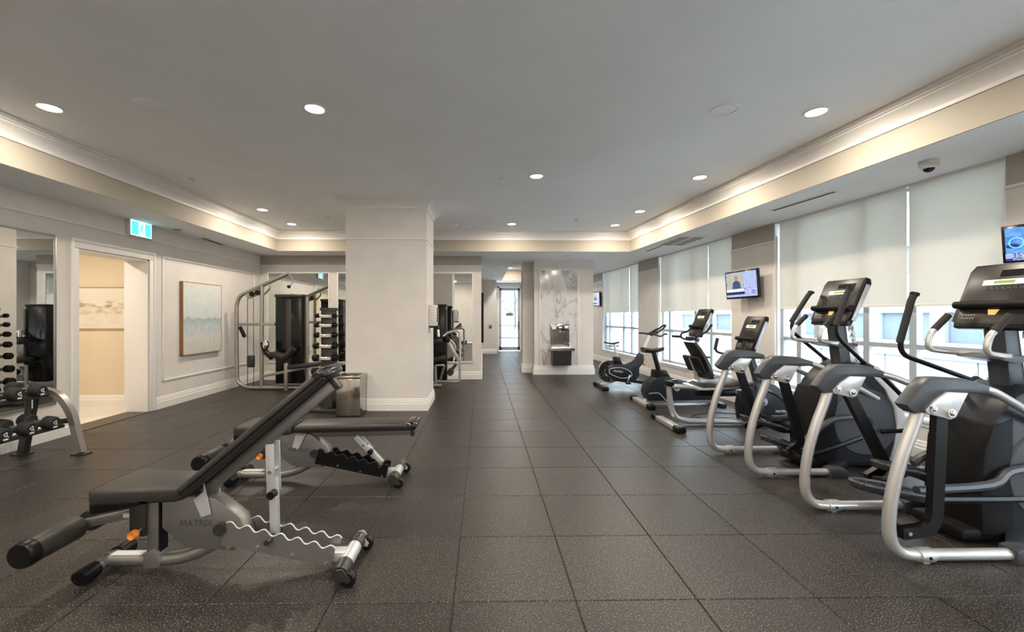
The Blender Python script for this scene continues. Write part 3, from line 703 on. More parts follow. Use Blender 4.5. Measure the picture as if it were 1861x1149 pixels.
slot(735/2.0, 432, 405, 445, 0.10, 'dark linear air diffuser in the soffit above the framed painting')

# ------------------------------------------------------------------ screens
def emis(name, col, s=1.0):
    m = nmat(name, tuple(c*0.1 for c in col), 0.3, emit=col, estr=s); return m
def news_mat(name, c1, c2, scale, s):
    m = nmat(name, (0.02, 0.02, 0.03), 0.2); nt = m.node_tree; b = nt.nodes['Principled BSDF']
    tc = nt.nodes.new('ShaderNodeTexCoord'); v = nt.nodes.new('ShaderNodeTexNoise'); v.inputs['Scale'].default_value = scale; v.inputs['Detail'].default_value = 3
    mp = nt.nodes.new('ShaderNodeMapping'); mp.inputs['Scale'].default_value = (1, 1, 2.2); nt.links.new(tc.outputs['Generated'], mp.inputs[0]); nt.links.new(mp.outputs[0], v.inputs[0])
    r = nt.nodes.new('ShaderNodeValToRGB'); r.color_ramp.elements[0].position = 0.38; r.color_ramp.elements[1].position = 0.60
    r.color_ramp.elements[0].color = (*c1, 1); r.color_ramp.elements[1].color = (*c2, 1); nt.links.new(v.outputs['Fac'], r.inputs[0])
    nt.links.new(r.outputs[0], b.inputs['Emission Color']); b.inputs['Emission Strength'].default_value = s
news_mat('news_screen', (0.14, 0.20, 0.62), (0.62, 0.72, 1.0), 6, 0.55); news_mat('news_panel', (0.20, 0.28, 0.75), (0.75, 0.82, 1.0), 14, 0.55)
emis('news_backdrop', (0.55, 0.56, 0.45), 0.5); emis('news_white', (0.80, 0.88, 1.0), 0.65); emis('news_navy', (0.02, 0.03, 0.10), 0.5); emis('news_suit', (0.06, 0.09, 0.25), 0.5); emis('news_skin', (0.45, 0.30, 0.25), 0.5)
news_mat('map_screen', (0.06, 0.22, 0.72), (0.16, 0.45, 0.95), 5, 0.6); emis('map_cyan', (0.22, 0.82, 0.95), 0.6); emis('map_navy', (0.02, 0.05, 0.25), 0.5)
def tv(name_label, corners, kind):
    # corners TL, TR, BR, BL of the front face in metres
    TLc, TRc, BRc, BLc = [Vector(c) for c in corners]
    cen = (TLc+TRc+BRc+BLc)/4; ex = ((TRc-TLc)+(BRc-BLc)).normalized(); ez = ((TLc-BLc)+(TRc-BRc)); ez = (ez-ex*ez.dot(ex)).normalized(); ey = ez.cross(ex)
    wd = ((TRc-TLc).length+(BRc-BLc).length)/2; hd = ((TLc-BLc).length+(TRc-BRc).length)/2
    t = thing('wall_tv', name_label, 'television', cen, 0, 'wall mounted screens')
    M = Matrix((ex, ey, ez)).transposed().to_4x4()
    t.matrix_world = Matrix.Translation(cen) @ M
    a, h = wd/2, hd/2                        # front face looks to local -y
    MB().bb(-a, a, 0, 0.045, -h, h, bev=0.006).build('cabinet', 'black_gloss', t)
    scr = MB().bb(-a+0.022, a-0.022, -0.002, 0, -h+0.030, h-0.022).build('screen', 'map_screen' if kind == 'map' else 'news_screen', t, smooth=0)
    def q(nm, mat, x0, x1, z0, z1, y=-0.003):
        MB().bb(a*x0, a*x1, y-0.0004, y, h*z0, h*z1).build(nm, mat, scr, smooth=0)
    if kind == 'news':
        q('studio_backdrop', 'news_backdrop', -0.86, 0.12, -0.28, 0.86)
        p_ = MB(); y = -0.0042
        p_.prism([(-0.55*a, -0.28*h), (0.0*a, -0.28*h), (-0.05*a, 0.15*h), (-0.20*a, 0.30*h), (-0.36*a, 0.30*h), (-0.50*a, 0.15*h)], 'y', y-0.0003, y); p_.build('presenter_suit', 'news_suit', scr, smooth=0)
        MB().prism([(-0.28*a+0.10*a*math.cos(k*PI/6), 0.50*h+0.20*h*math.sin(k*PI/6)) for k in range(12)], 'y', y-0.0008, y-0.0003).build('presenter_face', 'news_skin', scr, smooth=0)
        q('side_panel', 'news_panel', 0.15, 0.92, -0.28, 0.86); q('headline_bar', 'news_white', -0.92, 0.15, -0.52, -0.30); q('caption_bar', 'news_navy', -0.92, 0.20, -0.70, -0.50, -0.0035); q('ticker_bar', 'news_panel', -0.94, 0.94, -0.86, -0.70)
    else:
        for (cx, cz, rr) in ((0.0, 0.62, 0.30), (-0.66, 0.05, 0.26), (0.55, 0.1, 0.2)):
            MB().tube([(a*cx+a*rr*math.cos(k*PI/12)*0.62, -0.004, h*cz+a*rr*math.sin(k*PI/12)*0.62) for k in range(25)], 0.004, 6).build('map_ring', 'map_cyan', scr)
        for (cx, cz) in ((-0.35, -0.2), (-0.05, -0.32), (-0.75, -0.1)):
            MB().sph((a*cx, -0.003, h*cz), (a*0.16, 0.001, h*0.13), 10).build('cloud_patch', 'map_navy', scr)
        q('forecast_bar', 'news_panel', -0.92, 0.92, -0.76, -0.50); q('ticker_bar', 'map_navy', -0.92, 0.92, -0.90, -0.77)
        text('temperature_text', '35\u00b0', 'map_navy', scr, (-0.62*a, -0.0045, -0.63*h), (PI/2, 0, 0), h*0.36, 0.0003)
        text('ticker_text', 'French', 'news_white', scr, (-0.62*a, -0.0045, -0.835*h), (PI/2, 0, 0), h*0.16, 0.0003)
    br = MB(); br.bb(-0.09, 0.09, 0.045, 0.06, -0.09, 0.09)
    br.build('mount_plate', 'black_plastic', t, smooth=0)
    wy = cen.y; wx = RX(wy)
    ab = MB(); loc = t.matrix_world.inverted()
    ab.tube([loc @ (cen+ey*0.06), loc @ Vector((wx-0.12, wy-0.06, cen.z)), loc @ Vector((wx-0.01, wy, cen.z))], 0.018, 8); ab.build('wall_arm', 'black_plastic', t)
    return t
def ip(u, v, y): return ony(u, v, y)
A = ip(1317, 496, 6.72); B = ip(1376, 487, 6.12)
def downto(P, dz, dx): return Vector((P.x+dx, P.y, P.z-dz))
tv('small wall screen with a news presenter on the pier between window bays', (A, B, downto(B, 0.435, 0.03), downto(A, 0.435, 0.03)), 'news')
A = ip(1817, 413, 3.32); B = A+Vector((0.11, -0.48, 0)); 
tv('small wall screen showing a blue weather map beside the elliptical console', (A, B, downto(B, 0.295, 0.03), downto(A, 0.295, 0.03)), 'map')
A = ip(1077, 531, 13.5); B = ip(1089, 530, 12.95)
tv('small wall screen by the marble pier at the first window', (A, B, downto(B, 0.45, 0.02), downto(A, 0.45, 0.02)), 'plainnews' if False else 'news')

# ------------------------------------------------------------------ column dispenser, bin, wall devices, fountain
dz0, dz1 = ony(785, 596, 6.55).z, ony(785, 554, 6.55).z
t = thing('wipe_dispenser', 'white perforated wipe dispenser on the side of the column', 'dispenser', (PX1, 6.62, dz0))
H = dz1-dz0
MB().bb(0.0, 0.125, -0.10, 0.10, 0.03, H, bev=0.012).build('cover', 'white_plastic', t)
s_ = MB()
for i in range(7):
    for j in range(4): s_.bb(0.022+0.022*j, 0.034+0.022*j, -0.1015, -0.0995, 0.07+0.042*i, 0.078+0.042*i)
s_.build('vent_slots', 'grey_slot', t, smooth=0)
MB().bb(0.02, 0.15, -0.085, 0.085, 0.0, 0.03, bev=0.006).build('tray', 'black_plastic', t)
MB().bb(0.125, 0.135, -0.07, 0.07, 0.09, H-0.04, bev=0.004).build('window_strip', 'black_gloss', t)

p = onz(638, 757, 0)
bw = 0.17
t = thing('waste_bin', 'square polished steel waste bin against the column', 'waste bin', (-1.895, 6.09, 0)); bh = 0.545
MB().box((0, 0, bh/2), (2*bw, 2*bw, bh-0.02), bev=0.012).build('body', 'stainless', t)
MB().box((0, 0, bh+0.008), (2*bw+0.012, 2*bw+0.012, 0.04), bev=0.008).build('lid', 'stainless', t)
MB().box((0, 0, bh+0.0295), (2*bw-0.10, 2*bw-0.10, 0.004), bev=0.001).build('flap', 'black_plastic', t)
MB().box((0, 0, 0.008), (2*bw+0.008, 2*bw+0.008, 0.016), bev=0.004).build('base', 'black_plastic', t)
MB().box((0.05, -bw-0.0, bh+0.03), (0.05, 0.02, 0.012), bev=0.004).build('catch', 'chrome', t)

p = ony(891, 594, 15.7)
t = thing('door_operator_button', 'round push plate on the corridor end wall', 'push plate', p)
MB().lathe([(0.001, -0.02), (0.06, -0.02), (0.075, -0.01), (0.078, 0), (0.001, 0)], (0, 0, 0), 'y', 24).build('plate', 'stainless', t)
MB().lathe([(0.001, -0.028), (0.03, -0.028), (0.034, -0.02), (0.001, -0.02)], (0, 0, 0), 'y', 20).build('button', 'dark_steel', t)
pz0, pz1 = ony(877, 622, 10.2).z, ony(877, 533, 10.2).z
t = thing('notice_panel', 'tall thin black panel hung edge on along the corridor wall', 'panel', (-0.03, 10.2, pz0))
MB().bb(0, 0.05, -0.25, 0.25, 0, pz1-pz0, bev=0.004).build('board', 'black_matte', t)
MB().bb(0.05, 0.055, -0.22, 0.22, 0.03, pz1-pz0-0.03).build('face', 'black_gloss', t, smooth=0)

fx0, fx1 = ony(1000, 600, FY).x, ony(1034, 600, FY).x
t = thing('bottle_filler_fountain', 'steel bottle filling drinking fountain on the marble slab', 'drinking fountain', ((fx0+fx1)/2, FY-0.012, ony(1016, 663, FY-0.3).z-0.02)); hw = (fx1-fx0)/2; zt = ony(1016, 589, FY).z-t.location.z; zb_ = ony(1016, 630, FY-0.25).z-t.location.z
b_ = MB(); b_.bb(-hw, -hw+0.03, -0.03, 0, zb_, zt); b_.bb(hw-0.03, hw, -0.03, 0, zb_, zt); b_.bb(-hw, hw, -0.045, 0, zt-0.16, zt, bev=0.006); b_.bb(-hw, hw, -0.008, 0, zb_, zt)
b_.build('back_panel', 'stainless', t)
MB().bb(-0.06, 0.09, -0.047, -0.044, zt-0.115, zt-0.05).build('display', 'black_gloss', t, smooth=0)
MB().bb(-0.19, -0.10, -0.047, -0.044, zt-0.125, zt-0.035).build('filter_label', 'white_print', t, smooth=0)
MB().bb(-0.03, 0.05, -0.0485, -0.046, zt-0.10, zt-0.065).build('lit_counter', 'news_white', t, smooth=0)
MB().cyl((0, -0.035, zt-0.16), (0, -0.035, zt-0.20), 0.014, n=10).build('filler_spout', 'chrome', t)
bs = MB(); bs.prism([(-hw-0.03, -0.40), (hw+0.05, -0.40), (hw+0.05, -0.02), (-hw-0.03, -0.02)], 'z', zb_-0.10, zb_, bev=0.02); bs.build('basin', 'chrome', t)
MB().lathe([(0.001, 0.001), (0.14, 0.001), (0.16, 0.006), (0.165, 0.001)], (0, -0.21, zb_), 'z', 24).build('bowl', 'stainless', t)
MB().tube([(hw-0.03, -0.22, zb_), (hw-0.03, -0.22, zb_+0.05), (hw-0.07, -0.24, zb_+0.085)], 0.014, 8, 0.03).build('bubbler', 'chrome', t)
MB().prism([(-0.02, 0.0), (-0.30, 0.0), (-0.36, zb_-0.10), (-0.02, zb_-0.10)], 'x', -hw+0.01, hw-0.01, bev=0.01).build('cabinet', 'dark_steel', t)
# ------------------------------------------------------------------ cardio machines, all facing the windows (+x local)
def console(t, bot, top, y, wd, th=0.06, lcd=True, amber=True, name='console'):
    """slanted console: bot, top are (x, z) of the face at its lower and upper edge"""
    b, tp = Vector((bot[0], 0, bot[1])), Vector((top[0], 0, top[1])); e = (tp-b); L = e.length; e.normalize(); nrm = Vector((-e.z, 0, e.x))   # towards the rider
    if nrm.x > 0: nrm = -nrm
    M = Matrix((Vector((0, -1, 0)), nrm*-1, e)).transposed().to_4x4(); M.translation = Vector((bot[0], y, bot[1]))
    a = wd/2
    o = MB(); o.prism([(-a*0.86, 0.0), (a*0.86, 0.0), (a*0.97, L*0.30), (a, L*0.90), (a*0.90, L), (-a*0.90, L), (-a, L*0.90), (-a*0.97, L*0.30)], 'y', 0.0, th, bev=0.012); o.xf(M)
    c = o.build(name, 'black_plastic', t)
    def P(nm, mat, x0, x1, z0, z1, y0, y1, bev=0.0):
        q = MB().bb(x0, x1, y0, y1, z0, z1, bev=bev); q.xf(M); return q.build(nm, mat, c)
    P('face_panel', 'console_face', -a*0.88, a*0.88, L*0.38, L*0.95, -0.003, 0.002, 0.001)
    P('control_panel', 'console_face', -a*0.82, a*0.82, L*0.05, L*0.28, -0.003, 0.002, 0.001)
    q = MB().cyl((-a*0.93, -0.022, L*0.33), (a*0.93, -0.022, L*0.33), 0.026, n=12); q.xf(M); q.build('tablet_shelf', 'black_matte', c)
    P('screen_frame', 'lcd_yellow', -a*0.52, a*0.42, L*0.655, L*0.735, -0.0045, -0.002)
    P('screen_readout', 'lcd_green', -a*0.26, a*0.22, L*0.672, L*0.718, -0.0055, -0.003)
    q = MB()
    for k in range(7): q.lathe([(0.0085, -0.006), (0.0085, -0.003), (0.0125, -0.003), (0.0125, -0.006)], (-a*0.34+0.032*k, 0, L*0.60), 'y', 10)
    q.xf(M); q.build('key_row', 'rim_grey', c)
    P('upper_display', 'black_gloss', -a*0.18, a*0.62, L*0.78, L*0.88, -0.0045, -0.002)
    if amber:
        q = MB().prism([(-0.030, L*0.27), (0.030, L*0.27), (0.018, L*0.19), (-0.018, L*0.19)], 'y', -0.006, -0.002); q.xf(M); q.build('amber_fan_grille', 'amber_light', c)
        P('stop_button', 'red_button', 0.06, 0.095, L*0.13, L*0.17, -0.007, -0.002, 0.002)
    q = MB()
    for k in range(5):
        for j in range(2): q.bb(-a*0.7+0.016*k, -a*0.7+0.009+0.016*k, -0.006, -0.002, L*(0.12+0.05*j), L*(0.145+0.05*j))
    q.xf(M); q.build('keypad', 'grey_slot', c)
    for s in (-1, 1): P('side_strip', 'rim_grey', s*a*1.0-0.004, s*a*1.0+0.004, L*0.10, L*0.86, 0.012, th-0.012, 0.002)
    return c
def vtext(t, body, p0, p1, y, size, mat='dark_print', nm='lettering'):
    """letters stacked up the near side of a leaning post; p0, p1 are (x, z)"""
    n = len(body)
    for k, ch in enumerate(body):
        f = (k+0.5)/n; text(nm, ch, mat, t, (p1[0]+(p0[0]-p1[0])*f, y, p1[1]+(p0[1]-p1[1])*f), (PI/2, 0, 0), size, 0.0006)

def elliptical(label, loc, arms, pedals, handles):
    t = thing('elliptical_trainer', label, 'elliptical trainer', loc, 0, 'elliptical trainers by the windows')
    SY_ = 0.315
    sh_poly = [(.086, .888), (.066, .915), (.139, 1.010), (.196, 1.066), (.263, 1.070), (.413, 1.062), (.556, 1.022), (.550, .982), (.413, .978), (.295, .985), (.226, .935), (.180, .866), (.117, .866)]
    pl_poly = [(.172, .885), (.226, .940), (.295, .988), (.415, .982), (.385, .925), (.345, .845), (.315, .832), (.235, .852), (.180, .866)]
    for k, s in enumerate((-1, 1)):
        y = s*SY_
        pts = spl([(.190, y, .93), (.150, y, .80), (.075, y, .60), (.022, y, .40), (.002, y, .22), (.018, y, .115), (.075, y, .055), (.16, y, .042)], 5)
        fr = MB().tube(pts+[(.45, y, .042), (.76, y, .042)], 0.032, 14).build('arc_frame', 'silver_paint', t)
        c = MB(); c.cyl((.165, y, .042), (.245, y, .042), 0.041, n=16); c.bb(.185, .225, y-.02, y+.02, 0.0, .02); c.build('clamp', 'silver_paint', fr)
        MB().cyl((.205, y-.0435, .042), (.205, y+.0435, .042), 0.009, n=10).build('clamp_bolt', 'black_plastic', fr)
        MB().prism([(.70, 0), (.86, 0), (.87, .05), (.83, .085), (.74, .09), (.70, .08)], 'y', y-.05, y+.05, bev=0.012).build('foot_boot', 'grey_shell', t)
        MB().prism([(.72, y-s*.03), (.84, y-s*.03), (1.12, s*.10), (.96, s*.10)], 'z', 0.025, 0.095, bev=0.01).build('foot_cover', 'dark_shell', t)
        MB().prism(sh_poly, 'y', y-.040, y+.040, bev=0.012).build('pivot_shroud', 'grey_shell', t)
        p = MB().prism(pl_poly, 'y', y-.047, y+.047, bev=0.004).build('pivot_plate', 'light_plate', t)
        for (bx_, bz_, r_) in ((.206, .893, .014), (.308, .872, .018)):
            b = MB(); b.cyl((bx_, y-.060, bz_), (bx_, y+.060, bz_), r_*1.25, n=14); b.sph((bx_, y-.060, bz_), (r_, .008, r_), 10); b.sph((bx_, y+.060, bz_), (r_, .008, r_), 10)
            b.build('pivot_bolt', 'chrome', p)
        MB().tube([(.53, y, 1.004), (.62, y*0.97, .985), (.78, y*.86, .915), (1.30, s*.165, .655)], 0.023, 12, .06).build('side_rail', 'silver_paint', t)
        # swing arm
        ax, az, hx, hz = arms[k]
        pr = [(-.020, -.034), (.020, -.034), (.020, .034), (-.020, .034)]
        MB().tube([(.300, y, .90), (ax, y, az), (hx, y, hz)], 0, fil=.10, prof=[(a_*1.0, b_*1.0) for a_, b_ in pr], up=(1, 0, 0)).build('swing_arm', 'black_plastic', t, smooth=35)
        b = MB().cyl((hx+.03, y-.03, hz+.005), (hx+.03, y+.03, hz+.005), .011, n=10); b.build('arm_bolt', 'chrome', t)
        # pedal
        (x0, z0), (x1, z1) = pedals[k]; yi = s*.165
        d = Vector((x1-x0, 0, z1-z0)); L = d.length; d.normalize(); up = Vector((-d.z, 0, d.x))
        M = Matrix((d, Vector((0, 1, 0)), up)).transposed().to_4x4(); M.translation = Vector((x0, yi, z0))
        w = .085
        out = [(0.02, -w*.55), (0.0, -w*.2), (0.0, w*.2), (0.02, w*.55), (.10, w*.95), (.22, w), (.36, w*.92), (.42, w*.6), (.42, -w*.6), (.36, -w*.92), (.22, -w), (.10, -w*.95)]
        q = MB().prism(out, 'z', -.028, .004, bev=.006); q.xf(M); pe = q.build('pedal', 'dark_shell', t)
        q = MB().tube([(a_, b_, .008) for a_, b_ in out]+[(out[0][0], out[0][1], .008)], .011, 6); q.xf(M); q.build('pedal_rim', 'grey_shell', pe)
        q = MB()
        for i in range(7): q.bb(.05+.045*i, .068+.045*i, -w*.72, w*.72, .004, .009)
        q.xf(M); q.build('tread_rib', 'rubber_grip', pe)
        q = MB().tube([(x0+.18, yi, z0-.04), (x1-.02, yi, z1-.03), (.90, yi, (z1+.28)/2-.01), (1.14, yi, .30)], .026, 8, .08).build('pedal_arm', 'black_plastic', t)
        MB().tube([(hx+.02, y-s*.03, hz+.01), (hx+.05, yi+s*.03, hz+.03), (x0+.26, yi, z0-.06)], .018, 8).build('arm_link', 'black_plastic', t)
        MB().tube(spl([(x0+.34, yi+s*.05, z0-.03), (.72, yi+s*.05, .40), (.86, s*.20, .475), (1.08, s*.20, .50)], 4), .026, 8).build('crank_fender', 'grey_shell', t)
        # moving handle
        px, pz, kx, kz, tx, tz = handles[k]; yh = s*.29
        knee = MB().tube([(px, yh, pz), (kx, yh, kz-.03), (kx+(tx-kx)*.75, yh, kz+(tz-kz)*.75)], 0.017, 10, .10).build('moving_handle', 'black_plastic', t)
        g0 = Vector((kx+(tx-kx)*.12, yh, kz+(tz-kz)*.12)); g1 = Vector((tx, yh, tz))
        gp = MB().tube([g0, g0.lerp(g1, .9), g1+Vector((.012, 0, .004))], 0.023, 12); gp.build('grip', 'rubber_grip', knee)
        MB().cyl((tx+.010, yh, tz-.004), (tx+.016, yh, tz+.012), .029, n=12).build('grip_cap', 'black_plastic', knee)
        MB().cyl((px-.05, yh, pz+.03), (px+.02, yh, pz-.008), .030, n=12).build('handle_collar', 'black_plastic', knee)
        MB().tube(spl([(px, yh, pz), (px+.12, yh, pz-.08), (1.47, yh, .62), (1.49, yh, .42), (1.30, s*.20, .36)], 5), .019, 8).build('lower_link', 'black_plastic', t)
        MB().cyl((1.22, s*.14, .90), (1.22, s*.30, .90), .032, n=14).build('pivot_axle', 'dark_shell', t)
        # fixed handle
        hb = MB().tube([(1.06, s*.05, 1.16), (.90, s*.15, 1.17), (.745, s*.17, 1.19), (.775, s*.17, 1.30), (.82, s*.17, 1.34)], .018, 10, .07).build('fixed_handle', 'silver_paint', t)
        MB().cyl((.80, s*.17, 1.325), (.90, s*.17, 1.425), .022, n=12).build('grip', 'rubber_grip', hb)
    hp = [(.76, .055), (.74, .30), (.77, .62), (.84, .80), (.96, .93), (1.08, .985), (1.20, .975), (1.36, .88), (1.48, .70), (1.54, .46), (1.52, .22), (1.46, .055)]
    h = MB().prism(hp, 'y', -.165, .165, bev=.03).build('drive_housing', 'dark_shell', t)
    MB().prism([(.735, .06), (.72, .30), (.745, .60), (.80, .74), (.93, .80), (.93, .06)], 'y', -.172, .172, bev=.02).build('inner_shroud', 'black_matte', t)
    rim = [(1.18, .995), (1.30, .955), (1.44, .82), (1.535, .62), (1.568, .42), (1.55, .22), (1.50, .05)]
    rin = [(x-.10*(x-1.10)/.45, z-.10*(z-.30)/.65) for x, z in rim][::-1]
    MB().prism(rim+rin, 'y', -.178, .178, bev=.008).build('housing_rim', 'light_plate', h)
    for s in (-1, 1):
        MB().lathe([(.001, s*.176), (.295, s*.176), (.305, s*.166)], (1.19, 0, .44), 'y', 40).build('side_disc', 'grey_shell', h)
        q = MB().lathe([(.001, s*.196), (.045, s*.196), (.058, s*.180), (.06, s*.170)], (1.19, 0, .44), 'y', 24).build('hub', 'dark_shell', h)
        MB().lathe([(.001, s*.200), (.009, s*.200), (.010, s*.194)], (1.19, 0, .44), 'y', 12).build('hub_bolt', 'chrome', q)
    MB().bb(.62, 1.60, -.16, .16, .03, .10, bev=.02).build('base_frame', 'black_matte', t)
    MB().bb(1.55, 1.66, -.31, .31, .0, .07, bev=.02).build('front_stabiliser', 'dark_shell', t)
    ms = MB().prism([(1.055, .90), (1.20, .90), (1.10, 1.42), (1.00, 1.40)], 'y', -.06, .06, bev=.012).build('mast', 'grey_shell', t)
    for s in (-1, 1): MB().prism([(1.150, .93), (1.245, .93), (1.165, 1.34), (1.090, 1.34)], 'y', s*.058-.008, s*.058+.008, bev=.003).build('mast_plate', 'light_plate', ms)
    vtext(ms, 'MATRIX', (1.198, .965), (1.132, 1.325), -.0675, .062)
    MB().prism([(.97, 1.175), (1.16, 1.165), (1.17, 1.135), (1.0, 1.12), (.88, 1.15)], 'y', -.12, .12, bev=.01).build('handle_yoke', 'grey_shell', t)
    console(t, (.965, 1.345), (1.150, 1.775), 0, .47)
    MB().bb(1.03, 1.12, -.05, .05, 1.33, 1.48, bev=.01).build('console_neck', 'black_plastic', t)
    return t
E_B = elliptical('silver and black elliptical trainer standing next to the recumbent bike', (2.34, 3.965, 0),
    [(.47, .30, .36, .22), (.48, .36, .37, .27)], [((.23, .31), (.66, .17)), ((.24, .42), (.66, .30))],
    [(1.10, .965, .79, 1.29, .92, 1.66), (1.23, .945, .81, 1.32, 1.03, 1.66)])
E_C = elliptical('silver and black elliptical trainer standing under the weather map screen', (2.34, 2.69, 0),
    [(.265, .19, .07, .17), (.60, .32, .46, .24)], [((-.07, .40), (.36, .325)), ((.38, .40), (.80, .31))],
    [(1.20, .95, .84, 1.28, 1.02, 1.62), (1.28, .93, .665, 1.18, .775, 1.575)])

# recumbent bike
def recumbent(loc):
    t = thing('recumbent_bike', 'recumbent exercise bike with black mesh backrest and silver step-through frame', 'exercise bike', loc)
    MB().bb(-.05, .05, -.27, .27, .0, .065, bev=.015).build('rear_stabiliser', 'silver_paint', t)
    for s in (-1, 1): MB().bb(-.06, .06, s*.335-.07, s*.335+.07, 0, .075, bev=.02).build('stabiliser_cap', 'black_plastic', t)
    MB().tube(spl([(.02, 0, .53), (.03, 0, .38), (.055, 0, .22), (.13, 0, .095), (.28, 0, .05)], 5)+[(.8, 0, .045), (1.35, 0, .045)], .036, 14).build('main_tube', 'silver_paint', t)
    MB().box((.02, 0, .545), (.10, .13, .07), (0, .12, 0), .015).build('tube_cap', 'black_plastic', t)
    for s in (-1, 1): MB().tube([(.04, s*.05, .51), (.40, s*.05, .49), (.98, s*.05, .46)], .02, 10).build('seat_rail', 'silver_paint', t)
    MB().bb(.36, .86, -.09, .09, .385, .47, bev=.02).build('seat_carriage', 'black_plastic', t)
    MB().prism([(.34, .50), (.42, .555), (.70, .565), (.86, .60), (.90, .585), (.86, .53), (.70, .49), (.42, .47)], 'y', -.21, .21, bev=.02).build('seat', 'vinyl', t)
    MB().prism([(.30, .49), (.88, .50), (.90, .515), (.88, .525), (.30, .515)], 'y', -.225, .225, bev=.006).build('seat_pan', 'light_plate', t)
    d = MB(); d.tube([(.46, 0, .50), (.40, 0, .62), (.30, 0, .88)], .022, 10, .08); d.build('backrest_post', 'silver_paint', t)
    bk = MB(); rs = []
    for k in range(9):
        f = k/8; z = .62+.46*f; x = .475-.20*f+.035*math.sin(PI*f); w = .205*(1-.25*f)*(1 if 0 < k < 8 else .82)
        rs.append([(x+dx, y*w, z) for y, dx in ((-1, .0), (-.6, -.03), (0, -.045), (.6, -.03), (1, .0), (.95, .045), (.5, .032), (0, .028), (-.5, .032), (-.95, .045))])
    bk.rings(rs); b = bk.build('backrest', 'vinyl', t)
    MB().box((.345, 0, .80), (.05, .40, .22), (0, -.40, 0), .02).build('lumbar_shell', 'black_plastic', t)
    for s in (-1, 1):
        q = MB().tube([(.52, s*.20, .50), (.66, s*.29, .52), (.92, s*.30, .57)], .014, 8, .06).build('seat_handle', 'dark_steel', t)
        MB().cyl((.76, s*.295, .54), (.93, s*.30, .572), .019, n=10).build('grip', 'rubber_grip', q)
    q = MB().tube([(.93, -.30, .572), (.97, -.30, .56), (.965, -.30, .49)], .009, 6, .03).build('adjust_lever', 'black_plastic', t)
    hp = [(.97, .06), (.945, .25), (.98, .46), (1.10, .565), (1.22, .585), (1.36, .53), (1.55, .38), (1.575, .30), (1.54, .07)]
    h = MB().prism(hp, 'y', -.12, .12, bev=.025).build('drive_housing', 'dark_shell', t)
    MB().prism([(1.20, .50), (1.34, .44), (1.46, .33), (1.47, .29), (1.34, .40), (1.20, .46)], 'y', -.126, .126, bev=.003).build('housing_groove', 'black_gloss', h)
    text('brand_lettering', 'MATRIX', 'white_print', h, (1.42, -.1215, .20), (PI/2, 0, 0), .045, .0008)
    for s in (-1, 1):
        c = MB().lathe([(.001, s*.15), (.05, s*.15), (.056, s*.12)], (1.17, 0, .33), 'y', 20).build('crank_hub', 'rim_grey', t)
        a = MB(); e = Vector((1.17+s*.06, s*.165, .33+s*.16)); a.bar((1.17, s*.155, .33), e, .02, .03, .004); a.build('crank_arm', 'dark_steel', t)
        MB().box(e+Vector((0, s*.06, 0)), (.10, .09, .03), (0, .3, 0), .008).build('pedal', 'black_plastic', t)
    ms = MB().prism([(1.16, .54), (1.30, .52), (1.12, .98), (1.03, .98)], 'y', -.05, .05, bev=.01).build('mast', 'grey_shell', t)
    MB().prism([(1.215, .56), (1.305, .55), (1.15, .92), (1.09, .92)], 'y', -.060, -.046, bev=.003).build('mast_plate', 'light_plate', ms)
    vtext(ms, 'MATRIX', (1.245, .60), (1.135, .90), -.062, .052)
    console(t, (.985, .965), (1.165, 1.42), 0, .40, .06, amber=False)
    for s in (-1, 1):
        q = MB().tube([(1.02, s*.06, .95), (.90, s*.20, .90), (.79, s*.29, .93), (.82, s*.30, 1.10)], .016, 10, .06).build('handlebar', 'black_plastic', t)
        MB().cyl((.79, s*.292, .955), (.83, s*.30, 1.115), .021, n=12).build('grip', 'rubber_grip', q)
    MB().bb(1.42, 1.52, -.28, .28, 0, .06, bev=.018).build('front_stabiliser', 'dark_shell', t)
    return t
recumbent((2.40, 5.40, 0))

